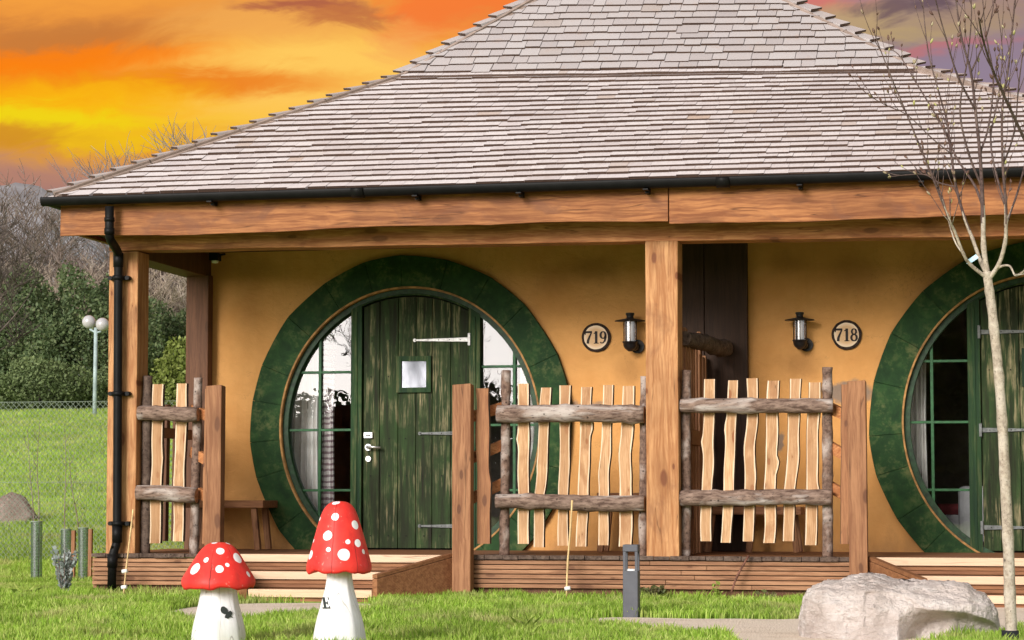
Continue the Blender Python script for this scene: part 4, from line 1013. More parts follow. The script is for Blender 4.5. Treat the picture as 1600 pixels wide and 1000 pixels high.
def digit(mb, ch, ox, oz, sc, y0, y1):
    S = lambda p, w: stroke(mb, p, [q * 1.3 for q in w], y0, y1, ox, oz, sc)
    if ch == '7':
        S([(.02, .93), (.58, .93)], [.13, .13]); S([(.045, .97), (.03, .72)], [.05, .07]); S([(.56, .93), (.38, .55), (.26, .25), (.24, .0)], [.07, .12, .15, .17])
    if ch == '1':
        S([(.30, 0), (.30, 1.0)], [.16, .16]); S([(.10, .80), (.20, .86), (.30, .97)], [.05, .07, .08]); S([(.10, .025), (.50, .025)], [.05, .05])
    if ch == '9':
        p = arc(.29, .68, .20, .27, 0, 360, 28); S(p, wvar(p, .29, .06, .14)); p = [(.49, .68), (.49, .45), (.42, .2), (.28, .04), (.12, .04), (.07, .12)]; S(p, [.14, .14, .12, .08, .07, .1])
    if ch == '8':
        p = arc(.29, .75, .17, .21, 0, 360, 28); S(p, wvar(p, .29, .06, .12)); p = arc(.29, .27, .21, .25, 0, 360, 28); S(p, wvar(p, .29, .07, .14))
def plaque(px, py, text, label):
    c = at(px, py, YW); g = thing('house_number_plaque', c, label, 'number plaque'); r = .128; rz = .127
    n = 48; mb = MB(); out = []; inn = []
    for k in range(n):
        a = 2 * pi * k / n; j = 1 + .035 * noise.noise(Vector((cos(a) * 3, sin(a) * 3, px))); out.append((c.x + r * j * cos(a), c.z + rz * j * sin(a)))
        j2 = .82 + .02 * noise.noise(Vector((cos(a) * 3, sin(a) * 3, px + 9))); inn.append((c.x + r * j2 * cos(a), c.z + rz * j2 * sin(a)))
    mb.prism(out, YW - .025, YW); obj('bark_rim', mb, M['rimbark'], g, bevel=.004)
    mb = MB(); mb.prism(inn, YW - .031, YW - .024); obj('wood_face', mb, M['plaque'], g)
    mb = MB(); h = .108; w = h * .60
    for i, ch in enumerate(text): digit(mb, ch, c.x - 1.5 * w + i * w + .003 * (i == 1), c.z - h / 2, h, YW - .0335, YW - .0305)
    obj('digits', mb, M['digit'], g)
m_, nt_ = mat('plaque_wood'); p_ = objvec(nt_, False)
l_ = nt_.vm('LENGTH', nt_.vm('MULTIPLY', p_, (1, 0, 1))); l_ = nt_.math('ADD', l_, nt_.math('MULTIPLY', nt_.noise(p_, 20, 3), .01))
rg = nt_.math('SINE', nt_.math('MULTIPLY', l_, 900.0))
c_ = nt_.mix(nt_.mr(rg, -1, 1, 0, .25), (.62, .40, .22), (.42, .22, .10)); c_ = nt_.mix(nt_.mr(l_, .075, .105, 0, .85), c_, (.74, .58, .42)); c_ = nt_.mix(nt_.mr(nt_.noise(p_, 14, 3), .55, .7, 0, .4), c_, (.40, .20, .09))
finish(nt_, c_, .6); M['plaque'] = m_
M['rimbark'] = simple('dark_bark_rim', (.028, .016, .012), .9, 40, .5)
M['digit'] = simple('burnt_black_digits', (.02, .012, .010), .6)
plaque(932, 527.5, '719', 'round log-slice plaque reading 719 beside the left round door'); plaque(1323, 523.5, '718', 'round log-slice plaque reading 718 between lamp and right door')

# ------------------------------------------------------------------ curtains, reflection stripes & bed (inside)
def curtain(px0, px1, Y, m, label, z0=.34, z1=2.55, folds=7):
    a, b = xpx(px0, Y), xpx(px1, Y); mb = MB(); n = folds * 8
    for j, z in enumerate((z0, (z0 + z1) / 2, z1)):
        for i in range(n + 1):
            s = i / n; mb.v.append((a + (b - a) * s + .01 * sin(j * 2 + s * 9), Y + .03 * sin(s * folds * 2 * pi) + .01 * sin(s * 31), z))
    for j in range(2):
        for i in range(n): o = j * (n + 1) + i; mb.f.append((o, o + 1, o + n + 2, o + n + 1)); mb.m.append(0); mb.sm.append(True)
    o = obj('curtain', mb, m, org=((a + b) / 2, Y, z0)); return tag(o, label, 'curtain', 'curtains behind the round windows')
curtain(440, 500, 2.12, M['curtain_p'], 'pale curtain behind the window left of the left door')
curtain(497, 524, 2.25, M['reflection_s'], 'striped dark and white sheet standing in for a window reflection nearest the left door', folds=4)  # added sheet, a reflection in the glass painted as stripes
curtain(812, 850, 2.12, M['curtain_p'], 'pale curtain at the right edge of the left doorway')
curtain(1410, 1449, 2.12, M['curtain_p'], 'pale curtain behind the window left of the right door', folds=5)
x0, x1 = xpx(1450, 3.2), xpx(1545, 3.2); g = thing('bed', ((x0 + x1) / 2, 3.6, .25), 'bed with white sheet and red blanket inside the right round window', 'bed')
mb = MB(); mb.box((x0, 3.2, .3), (x1 + .5, 4.6, .62)); obj('mattress', mb, M['whitesheet'], g, bevel=.05)
mb = MB(); mb.box((x0 - .01, 3.18, .6), (x1 + .52, 4.2, .70)); obj('blanket', mb, M['redblanket'], g, bevel=.04)
mb = MB(); mb.box((x1 - .28, 3.05, .35), (x1 + .1, 3.17, .86)); obj('pillow', mb, M['whitesheet'], g, bevel=.05)

# ------------------------------------------------------------------ MUSHROOMS
def ray_surface(px, py, c, rad, zlo, zhi, ang=None):        # march the camera ray to a surface of revolution
    d = ray(px, py).normalized(); t_ = (Vector(c) - CC).length - .6
    for _ in range(2400):
        p = CC + d * t_; z = p.z - c[2]
        if zlo <= z <= zhi and sqrt((p.x - c[0]) ** 2 + (p.y - c[1]) ** 2) <= (rad(z) if ang is None else rad(z) * ang(z, atan2(p.y - c[1], p.x - c[0])) + .0050): return p
        t_ += .0005
    return None
def cap_mat(name, spots, cracks):
    m, nt = mat(name); p = objvec(nt, False)
    wp = nt.vm('ADD', p, nt.vm('SCALE', nt.vm('SUBTRACT', nt.noise(p, 26, 2, .5, 0, True), (.5, .5, .5)), .008))
    n = nt.noise(p, 9, 5, .6); n2 = nt.noise(nt.vm('MULTIPLY', p, (1, 1, .1)), 50, 3)
    c = nt.mix(nt.mr(n, .35, .65), (.60, .022, .018), (.70, .040, .028)); c = nt.mix(nt.mr(nt.noise(p, 60, 3), .62, .75, 0, .4), c, (.42, .02, .015))
    for (s, r) in spots:
        f = nt.mr(nt.vm('DISTANCE', wp, tuple(s)), r * .94, r * 1.03, 1, 0); c = nt.mix(f, c, (.82, .80, .80))
    sp = nt.n('ShaderNodeSeparateXYZ', {0: wp}); hgt_ = nt.math('MULTIPLY', n, .3)
    for (a, z0, z1, w) in cracks:   # (angle, zlo, zhi, width)
        dd = nt.math('ABSOLUTE', nt.math('ADD', nt.math('MULTIPLY', sp.outputs[0], -sin(a)), nt.math('MULTIPLY', sp.outputs[1], cos(a))))
        k = nt.math('MULTIPLY', nt.mr(dd, w * .4, w, 1, 0), nt.math('MULTIPLY', nt.mr(sp.outputs[2], z0, z0 + .02), nt.mr(sp.outputs[2], z1 - .03, z1, 1, 0)))
        c = nt.mix(nt.math('MULTIPLY', k, .85), c, (.12, .008, .006)); hgt_ = nt.math('SUBTRACT', hgt_, k)
    c = nt.mix(nt.mr(nt.noise(p, 34, 4, .7), .64, .70, 0, .55), c, (.60, .30, .24)); c = nt.mix(nt.mr(nt.noise(nt.vm('MULTIPLY', p, (1, 1, .3)), 12, 4, .6), .55, .72, 0, .45), c, (.34, .025, .02))
    finish(nt, c, .52, hgt_, .35, .010, .3); return m
def stem_mat():
    m, nt = mat('white_painted_stem'); p = objvec(nt); g = nt.vm('MULTIPLY', p, (1, 1, .06))
    n1 = nt.noise(g, 42, 4, .6); n2 = nt.noise(p, 22, 5, .7); n3 = nt.noise(p, 5, 3); cr = nt.noise(nt.vm('MULTIPLY', p, (1, 1, .012)), 13, 1, .3)
    c = nt.mix(nt.mr(n1, .3, .7), (.66, .64, .65), (.80, .79, .81)); c = nt.mix(nt.mr(n2, .63, .74, 0, .5), c, (.32, .27, .23)); c = nt.mix(nt.mr(n3, .50, .70, 0, .35), c, (.58, .52, .42)); c = nt.mix(nt.mr(nt.n('ShaderNodeSeparateXYZ', {0: nt.n('ShaderNodeTexCoord').outputs['Object']}).outputs[2], .0, .16, .45, 0), c, (.42, .44, .26))
    ck = nt.mr(nt.math('ABSOLUTE', nt.math('SUBTRACT', cr, .5)), .0015, .006, 1, 0); c = nt.mix(nt.math('MULTIPLY', ck, .55), c, (.16, .13, .11))
    finish(nt, c, .65, nt.math('SUBTRACT', n1, ck), .35, .004, .35); return m
M['stem'] = stem_mat(); M['ink'] = simple('painted_dark_mark', (.030, .036, .032), .7)
def mushroom(px, Y, cap_pts, stem_pts, spots, cracks, label, decal):
    # cap_pts / stem_pts: (half width px, py) top to bottom
    base = at(px, cap_pts[-1][1], Y); O = Vector((base.x, Y, GZ)); depth = (at(px, 900, Y) - CC).length; k = 1 / F * (CAMR.inverted() @ (at(px, 900, Y) - CC)).z * -1
    zz = lambda py: zpx(px, py, Y) - GZ
    prof = [(h * k, zz(py)) for h, py in cap_pts]
    def rad_cap(z):
        for (r0, z0), (r1, z1) in zip(prof, prof[1:]):
            if z1 <= z <= z0: return r0 + (r1 - r0) * (z0 - z) / (z0 - z1)
        return 0
    # refine the profile by Catmull-Rom
    def refine(pr, n=5):
        out = []
        for i in range(len(pr) - 1):
            p0, p1, p2, p3 = [Vector(pr[min(max(j, 0), len(pr) - 1)]) for j in (i - 1, i, i + 1, i + 2)]
            for q in range(n): s = q / n; v_ = .5 * ((2 * p1) + (p2 - p0) * s + (2 * p0 - 5 * p1 + 4 * p2 - p3) * s * s + (-p0 + 3 * p1 - 3 * p2 + p3) * s ** 3); out.append((max(0, v_.x), v_.y))
        out.append(pr[-1]); return out
    prof = refine(prof); zb_ = prof[-1][1]; rb = prof[-1][0]
    full = prof + [(rb * .97, zb_ - .012), (rb * .85, zb_ - .006), (rb * .4, zb_ + .01)]
    SO = 0
    def jig(r, z, a): 
        s = 1 + .024 * noise.noise(Vector((cos(a) * 1.8, sin(a) * 1.8, z * 4 + px))) + .012 * noise.noise(Vector((cos(a) * 5, sin(a) * 5, z * 9 + px))) ; low = max(0, 1 - (z - zb_) / .06)
        return r * s, z + low * .016 * noise.noise(Vector((cos(a) * 3, sin(a) * 3, px + 4.0)))
    g = thing('toadstool_sculpture', O, label, 'toadstool', 'carved red and white toadstools')
    sp = []
    for (sx, sy, r) in spots:
        h = ray_surface(sx, sy, (O.x, O.y, O.z), rad_cap, zb_, prof[0][1])
        if h is None: h = at(sx, sy, Y)
        sp.append((h - O, r * k))
    ck_ = []
    for (qx, y0q, y1q, wq) in cracks:
        h = ray_surface(qx, (y0q + y1q) / 2, tuple(O), rad_cap, zb_, prof[0][1])
        if h is not None: ck_.append((atan2(h.y - O.y, h.x - O.x), zz(y1q) - .02, zz(y0q) + .02, wq))
    cm = cap_mat('red_cap_paint', sp, ck_)
    mb = MB(); mb.lathe(full, O, 64, fn=jig); obj('cap', mb, cm, g)
    sprof = refine([(h * k, zz(py)) for h, py in stem_pts] + [(stem_pts[-1][0] * k * 1.06, 0.0), (stem_pts[-1][0] * k * 1.06, -.03)])
    fct = lambda a: .55 * (cos(pi / 7) / cos(((a + px * .13) % (2 * pi / 7)) - pi / 7) - 1) + .03
    def js(r, z, a): return r * (1 + .02 * noise.noise(Vector((cos(a) * 2, sin(a) * 2, z * 3 + px))) + fct(a)), z
    mb = MB(); mb.lathe(sprof, O, 98, fn=js); st_ = obj('stem', mb, M['stem'], g)
    def rs(z):
        for (r0, z0), (r1, z1) in zip(sprof, sprof[1:]):
            if z1 <= z <= z0: return (r0 + (r1 - r0) * (z0 - z) / max(1e-6, z0 - z1))
        return 0
    mb = MB(); jj = lambda z, a: 1 + .02 * noise.noise(Vector((cos(a) * 2, sin(a) * 2, z * 3 + px))) + fct(a)
    for poly in decal[1]:
        cxp = sum(q[0] for q in poly) / len(poly); cyp = sum(q[1] for q in poly) / len(poly)
        # small fan with mid ring so it follows the curved stem
        ringA = [ray_surface(x, y, tuple(O), rs, 0, sprof[0][1], jj) for x, y in poly]; cen = ray_surface(cxp, cyp, tuple(O), rs, 0, sprof[0][1], jj)
        if None in ringA or cen is None: continue
        n = len(ringA); mb.add(ringA + [cen], [(i, (i + 1) % n, n) for i in range(n)])
    if mb.v: obj(decal[0], mb, M['ink'], st_)
def ell(cx, cy, rx, ry, rot=0, n=18, a0=0, a1=360):
    r_ = radians(rot); out = []
    for i in range(n + (0 if a1 - a0 == 360 else 1)):
        a = radians(a0 + (a1 - a0) * i / n); x, y = rx * cos(a), ry * sin(a); out.append((cx + x * cos(r_) - y * sin(r_), cy + x * sin(r_) + y * cos(r_)))
    return out
acorn = [ell(350.5, 954, 6.2, 5.2, 35), ell(351, 954, 7.5, 5.0, 50, 10, 60, 240), ell(356.5, 960, 3.0, 7.2, 42), ell(358.5, 961.5, 2.6, 6.5, 42), [(360, 961), (362.5, 963.5), (364, 965.5), (362, 965), (359.5, 963)]]
mushroom(341.5, -6.1, [(0, 847), (12, 848), (22, 853), (32, 864), (42, 880), (50, 893), (55.5, 903), (57.3, 909), (57, 914)],
         [(28, 908), (28, 922), (29.5, 932), (32, 945), (36, 962), (40, 980), (43, 1000)],
         [(344, 861, 6.4), (371.5, 872, 9.2), (322, 875, 4.4), (304.5, 888.5, 10), (343, 889, 6.6), (355, 882.5, 3.4), (388, 897, 5.2), (335, 848, 5), (356, 849, 4.5), (306, 869, 5), (392, 889, 3)],
         [(329, 880, 916, .0042), (332, 857, 880, .0018), (360, 856, 872, .0014)], 'shorter squat toadstool with wide red cap and acorn mark on its stem', ('acorn_mark', acorn))
def E_polys():
    # italic serif E centred at (508.5, 942)
    def q(pts): return [(508.5 + (x * 6.0 + (-y) * -1.4), 942 + y * 9.0) for x, y in pts]
    return [q([(-.6, -1), (.0, -1), (.0, 1), (-.6, 1)]), q([(-1, -1), (1, -1), (1, -.76), (-1, -.76)]), q([(-1, .76), (1, .76), (1, 1), (-1, 1)]), q([(-.1, -.13), (.55, -.13), (.55, .11), (-.1, .11)]),
            q([(.72, -1), (1, -1), (1, -.5), (.84, -.5)]), q([(.68, .6), (.95, .48), (1, 1), (.72, 1)]), q([(.42, -.3), (.62, -.3), (.62, .3), (.42, .3)])]
mushroom(530, -6.15, [(0, 783), (12, 784.5), (22, 792), (29, 806), (36, 828), (41, 845), (46, 864), (49.5, 877), (51, 884), (51, 891)],
         [(20, 886), (20, 900), (22, 916), (25, 928), (31, 950), (37, 972), (42, 1000)],
         [(523.5, 807.5, 6), (500, 811, 3.4), (555, 820, 7.4), (511.5, 837, 8), (543.5, 846.5, 4), (559, 848.5, 6.4), (513, 858.5, 4), (537.5, 866.5, 9.6), (485.5, 867, 7.5), (490, 845.5, 3.2), (525, 785, 6.5), (568, 862, 4)],
         [(521, 786, 894, .0024), (556, 843, 890, .0022), (494, 838, 896, .0018), (572, 850, 884, .0016)], 'taller toadstool with conical red cap and a letter E on its stem', ('letter_mark', E_polys()))

# ------------------------------------------------------------------ BOLLARD
Yb_ = -2.6; g0 = at(986, 990, Yb_); g = thing('bollard_light', (g0.x, Yb_, GZ), 'grey square bollard light standing on the grass', 'bollard light')
kk = 1 / F * -(CAMR.inverted() @ (g0 - CC)).z
zt = zpx(984, 851, Yb_); z1 = zpx(984, 862, Yb_); z2 = zpx(984, 892, Yb_); hw = 12 * kk; cx, cy = g0.x - .004, Yb_ + hw
mb = MB(); mb.box((cx - hw, cy - hw, GZ - .1), (cx + hw, cy + hw, z2)); obj('body', mb, M['greymetal'], g, bevel=.006)
mb = MB(); mb.box((cx - hw, cy - hw, z1), (cx + hw, cy + hw, zt)); obj('head', mb, M['greymetal'], g, bevel=.005)
for sx in (-1, 1):
    for sy in (-1, 1):
        mb = MB(); mb.box((cx + sx * hw * .78 - .009, cy + sy * hw * .78 - .009, z2), (cx + sx * hw * .78 + .009, cy + sy * hw * .78 + .009, z1)); obj('strut', mb, M['greymetal'], g)
mb = MB(); mb.lathe([(0, .012), (.03, .012), (.036, 0)], (cx, cy, z2), 20); obj('reflector', mb, M['white'], g)

# ------------------------------------------------------------------ ROCKS
def rock_mat(name, a, b, c3):
    m, nt = mat(name); p = objvec(nt, False); n1 = nt.noise(p, 3.0, 6, .62, .4); n2 = nt.noise(p, 30, 5, .7); n3 = nt.noise(nt.vm('MULTIPLY', p, (1, 1, 2.6)), 8, 6, .68)
    c = nt.mix(nt.mr(n1, .35, .65), a, b); c = nt.mix(nt.mr(n3, .5, .68, 0, .6), c, c3); c = nt.mix(nt.mr(n2, .6, .75, 0, .45), c, tuple(x * .45 for x in a))
    finish(nt, c, .88, nt.math('ADD', nt.math('MULTIPLY', n3, 1.0), nt.math('MULTIPLY', n2, .6)), 1.0, .05, .2); return m
def rock(name, c, rx, ry, rz, outline, m, label, seed, sub=6, power=.45):
    b = bmesh.new(); bmesh.ops.create_icosphere(b, subdivisions=sub, radius=1.0); R = random.Random(int(seed * 10))
    planes = []
    for i in range(26):
        n_ = Vector((R.uniform(-1, 1), R.uniform(-1, .6), R.uniform(-.25, .75))).normalized(); planes.append((n_, R.uniform(.80, 1.02)))
    for v_ in b.verts:
        p = v_.co.copy(); q = Vector([math.copysign(abs(t_) ** power, t_) for t_ in p]); mx = max(abs(q.x), abs(q.y), abs(q.z)); q = q * (.55 + .45 / max(1e-3, q.length)) 
        for n_, d_ in planes:
            e = q.dot(n_) - d_
            if e > 0: q = q - n_ * e * .9
        z = q.z * (outline(q.x) if q.z > 0 else 1.0); w_ = Vector((q.x * 1.0, q.y, z))
        n1 = noise.fractal(w_ * 1.8 + Vector((seed, 0, 0)), 1.0, 2.1, 6) * .035
        lay = noise.noise(Vector((w_.x * .9 + seed, w_.y * .9, w_.z * 5.5 + w_.x * 1.3))); led = -.05 * max(0, lay - .05) ** .5 if lay > .05 else 0
        fine_ = noise.fractal(w_ * 11 + Vector((seed, 3, 0)), .7, 2.1, 4) * .008
        f = 1 + n1 + led * (1 if q.z < .75 else .3) + fine_
        v_.co = Vector((q.x * rx * f, q.y * ry * f, z * rz * (1 + n1 * .3 + fine_)))
    me = bpy.data.meshes.new(name); b.to_mesh(me); b.free(); me.materials.append(m)
    for p in me.polygons: p.use_smooth = True
    o = bpy.data.objects.new(name, me); COL.objects.link(o); o.location = c; return tag(o, label, 'boulder')
M['rock'] = rock_mat('pale_pink_sandstone', (.47, .385, .34), (.70, .61, .565), (.74, .68, .64)); M['rock2'] = rock_mat('brown_pink_boulder', (.26, .18, .145), (.38, .29, .25), (.44, .35, .31))
def big_boulder():
    YR = -4.45; prof = [(1246, 1012), (1247, 985), (1250, 952), (1256, 932), (1268, 919), (1284, 911), (1308, 911), (1326, 906), (1350, 902), (1372, 904), (1392, 911), (1420, 910), (1452, 911), (1486, 913), (1512, 915), (1522, 924), (1541, 932), (1554, 944), (1561, 958), (1564, 985), (1565, 1012)]
    st = [(at(px, py, YR).x, max(.0, at(px, py, YR).z - GZ) + .03) for px, py in prof]; x0, x1 = st[0][0], st[-1][0]; xc, hx = (x0 + x1) / 2, (x1 - x0) / 2
    NU, NV = 220, 110; V, Q = [], []
    for i in range(NU + 1):
        u_ = -cos(pi * i / NU); x = xc + hx * u_; H = interp(st, min(max(x, x0), x1)); Dp = .42 * max(0, 1 - abs(u_) ** 3.2) ** .5
        for j in range(NV + 1):
            a = pi * j / NV; ca, sa = -cos(a), sin(a)
            yy = Dp * math.copysign(abs(ca) ** .62, ca); zz = H * sa ** .42
            if ca < 0:   # front: leaning face, undercut at lower right
                yy += .10 * (zz / max(H, .01)) ** 2 * (1 - abs(u_))
                cut = max(0, min(1, (u_ - .02) * 2.2)) * max(0, 1 - zz / (H * (.62 - .10 * u_) + .001)); yy += .26 * min(1, cut * 3.5) * (Dp / .42)
                led = noise.noise(Vector((x * 2.2, 3.3, zz * 9 + x * 2.0))); yy += .026 * min(1, max(0, (led - .02) * 9)) * min(1, H / .2) * (.4 + .6 * (u_ > -.3))
            p = Vector((x * 1.0, yy, zz)); n1 = noise.fractal(p * 4 + Vector((7, 0, 0)), 1.0, 2.1, 6) * .022; rg = abs(noise.noise(p * 6 + Vector((1, 5, 2)))) * .020; n3 = noise.fractal(p * 20, .7, 2.1, 4) * .010
            nd = Vector((u_ * .6, ca, sa)).normalized(); p += nd * (n1 - rg + n3)
            V.append((p.x - xc, p.y, p.z))
    for i in range(NU):
        for j in range(NV): o = i * (NV + 1) + j; Q.append((o, o + 1, o + NV + 2, o + NV + 1))
    o = np_mesh('boulder', V, Q, [M['rock']], smooth=True); o.location = (xc, YR + .1, GZ - .02)
    return tag(o, 'large pale flat-topped boulder on the grass in front of the right steps', 'boulder')
big_boulder()
c = at(22, 800, 10.0); k2 = 1 / F * -(CAMR.inverted() @ (c - CC)).z
rock('boulder', (c.x - .05, 10.0, hgt(c.x, 10) - .05), 48 * k2, .45, 58 * k2 + .0, lambda x: 1 - .3 * abs(x), M['rock2'], 'brownish boulder on the slope behind the wire fence at left', 9.2, sub=5)

# ------------------------------------------------------------------ FOREGROUND YOUNG TREE
YT = -5.0
def tp(px, py, dy=0.0): return at(px, py, YT + dy)
kT = 1 / F * -(CAMR.inverted() @ (tp(1560, 700) - CC)).z
base = tp(1580, 1000); g = thing('young_tree', (base.x, YT, GZ), 'young leafless tree with budding branches in front of the right doorway', 'tree')
def cr_path(pts, n=5):
    out = []
    for i in range(len(pts) - 1):
        p0, p1, p2, p3 = [pts[min(max(j, 0), len(pts) - 1)] for j in (i - 1, i, i + 1, i + 2)]
        for q in range(n): s = q / n; out.append(.5 * ((2 * p1) + (p2 - p0) * s + (2 * p0 - 5 * p1 + 4 * p2 - p3) * s * s + (-p0 + 3 * p1 - 3 * p2 + p3) * s ** 3))
    out.append(pts[-1]); return out
def limb(mb, pts, w0, w1, dys, n=7, mi=0):
    P = [tp(x, y, d) for (x, y), d in zip(pts, dys)]; P = cr_path(P); L = len(P)
    rr = [(w0 + (w1 - w0) * (i / (L - 1)) ** .8) / 2 * kT * (1 + .12 * (1 if i % 5 == 0 else 0)) for i in range(L)]
    mb.tube(P, rr, n, mi, .12, 20); return P, rr
mb = MB(); tr = [(1581, 1010), (1578, 930), (1575, 840), (1570, 740), (1566, 660), (1561, 590), (1553, 510), (1546, 455), (1542, 425)]
limb(mb, tr, 18.5, 13.5, [0] * 9, 14); obj('trunk', mb, M['treebark'], g)
LB = [([(1543, 432), (1537, 385), (1536, 340), (1534, 292), (1531, 240), (1524, 172), (1517, 113), (1502, 58), (1493, -5), (1486, -60)], 12, 2.2, .0),
      ([(1542, 434), (1516, 413), (1505, 396), (1491, 360), (1482, 340), (1462, 289), (1438, 230), (1411, 165), (1387, 107), (1366, 52)], 8, 1.8, -.25),
      ([(1540, 424), (1533, 410), (1520, 374), (1507, 340), (1494, 292), (1486, 240), (1480, 192), (1468, 148), (1450, 79), (1442, 4)], 9, 2.0, .2),
      ([(1545, 436), (1560, 414), (1570, 382), (1572, 350), (1571, 310), (1567, 258), (1566, 172), (1576, 103), (1586, 0), (1592, -50)], 10, 2.4, -.15),
      ([(1553, 424), (1565, 416), (1578, 416), (1586, 430), (1596, 427), (1602, 420)], 5, 3, -.1),
      ([(1537, 330), (1524, 292), (1495, 247), (1469, 192), (1432, 130), (1407, 89), (1394, 78)], 6, 1.6, .25),
      ([(1531, 240), (1545, 195), (1552, 120), (1540, 50), (1534, -20)], 5, 1.8, .2), ([(1524, 172), (1497, 120), (1478, 60), (1462, 0), (1455, -40)], 5, 1.6, -.2),
      ([(1640, 290), (1603, 222), (1576, 165), (1552, 112), (1536, 62), (1530, 30)], 8, 3, -.5), ([(1572, 350), (1590, 300), (1604, 240), (1612, 160)], 5, 2, .2),
      ([(1567, 258), (1585, 205), (1592, 130), (1604, 40)], 4.5, 1.8, -.1), ([(1571, 320), (1556, 270), (1548, 215), (1560, 150), (1566, 80), (1558, 10)], 5, 1.6, .15),
      ([(1534, 292), (1512, 235), (1500, 170), (1512, 90), (1518, 20), (1514, -30)], 5.5, 1.6, -.1), ([(1494, 292), (1466, 285), (1446, 273), (1420, 273), (1392, 276)], 3, 1.4, .1),
      ([(1517, 113), (1540, 60), (1552, 10), (1556, -40)], 4, 1.6, .1), ([(1486, 240), (1455, 215), (1418, 180), (1385, 165), (1362, 152)], 2.6, 1.3, -.1), ([(1505, 396), (1490, 372), (1470, 300), (1452, 262), (1440, 238)], 4, 1.4, .1)]
mb = MB(); tips = []
R = random.Random(5)
for pts, w0, w1, dy in LB:
    n = len(pts); w0 *= .8; w1 *= .8; P, rr = limb(mb, pts, w0, w1, [dy * i / (n - 1) * 2.2 for i in range(n)])
    tips.append((P[-1], (P[-1] - P[-2]).normalized())); L = len(P)
    for i in range(int(L * .35), L - 1, 1):          # side twigs
        if R.random() < .5:
            d0 = (P[i + 1] - P[i]).normalized(); side = Vector((R.choice((-1, 1)) * R.uniform(.3, .8), R.uniform(-.6, .6), R.uniform(.1, .5))); d = (d0 * 1.0 + side * .65).normalized()
            ln = R.uniform(.08, .34) * (1.2 if w0 > 6 else .8); q = [P[i]]; dd = d.copy()
            for s in range(5): dd = (dd + Vector((R.uniform(-.12, .12), R.uniform(-.1, .1), .10))).normalized(); q.append(q[-1] + dd * ln / 5)
            mb.tube(q, [.0032, .0029, .0025, .0021, .0018, .0014], 4); tips.append((q[-1], dd)); tips.append((q[3], (dd + side * .4).normalized()))
zf = tp(1540, 345).z; mb.m = [1 if mb.v[f[0]][2] < zf + .06 * sin(i * 1.7) else 0 for i, f in enumerate(mb.f)]
obj('branches', mb, [M['twig'], M['treebark']], g)
mb = MB(); m_, nt_ = mat('opening_buds'); ri = nt_.n('ShaderNodeNewGeometry').outputs['Random Per Island']
rp = nt_.n('ShaderNodeValToRGB', {0: ri}); rp.color_ramp.elements[0].color = (.09, .045, .035, 1); rp.color_ramp.elements[1].color = (.36, .34, .12, 1); e_ = rp.color_ramp.elements.new(.6); e_.color = (.14, .08, .06, 1); e_ = rp.color_ramp.elements.new(.78); e_.color = (.34, .28, .18, 1)
finish(nt_, rp.outputs[0], .6); M['bud'] = m_
for p, d in tips:
    for k_ in range(R.choice((1, 1, 2, 3))):
        dd = (d + Vector((R.uniform(-.4, .4), R.uniform(-.4, .4), R.uniform(-.2, .3)))).normalized(); l = R.uniform(.014, .034); w = l * .23
        mb.tube([p, p + dd * l * .35, p + dd * l * .7, p + dd * l], [w * .4, w, w * .8, w * .1], 5)
obj('buds', mb, M['bud'], g)['kind'] = 'stuff'
mb = MB(); a_, b_ = tp(1578, 985), tp(1578, 1030); mb.tube([tp(1578, 985, 0), tp(1579, 1040, 0)], 13.5 * kT, 18); obj('rubber_guard', mb, M['rubber'], g)
mb = MB(); a_, b_ = tp(1511, 411, -.03), tp(1527, 400, -.03); mb.bar(a_, b_, .004, .025, up=(0, 0, 1)); mb.tube([a_ + Vector((0, -.0, -.002)), a_ + Vector((.01, .03, .0))], .003, 6); obj('plant_tag', mb, M['bluetag'], g)

# ------------------------------------------------------------------ canes
def cane(pts, r, m, label, Y, extra=None, name='bamboo_cane'):
    P = [at(x, y, Y + dy) for x, y, dy in pts]; g = thing(name, (P[0].x, P[0].y, P[0].z), label, 'cane'); mb = MB()
    P = cr_path(P, 4); rr = [r * (1.25 if i % 4 == 0 else 1) for i in range(len(P))]; mb.tube(P, rr, 8); obj('stick', mb, m, g)
    if extra:
        for (x, y, dy) in extra:
            c = at(x, y, Y + dy); mb = MB(); mb.tube([c - Vector((.022, .0, .0)), c + Vector((.022, 0, .006))], .016, 10); obj('white_clip', mb, M['white'], g)
cane([(885, 935, -.1), (887, 880, -.08), (891, 830, -.05), (894, 782, .0)], .0075, M['bamboo'], 'bamboo cane leaning on the six-picket railing with a white clip at its foot', -.15, [(887, 920, -.1)])
cane([(192, 938, -.1), (197, 890, -.06), (203, 840, -.03), (208, 796, .0)], .0065, M['bamboo'], 'thin bamboo cane with white clips leaning on the left porch corner post', -.18, [(195, 893, -.06), (194, 918, -.08)])
cane([(1143, 925, -.1), (1152, 900, -.07), (1170, 868, -.03)], .008, M['rust'], 'thin brown stick leaning on the deck skirting right of the middle post', -.06, name='brown_stick')
for k_, (x0_, y0_, x1_, y1_) in enumerate(((200, 880, 214, 800),)):
    pass

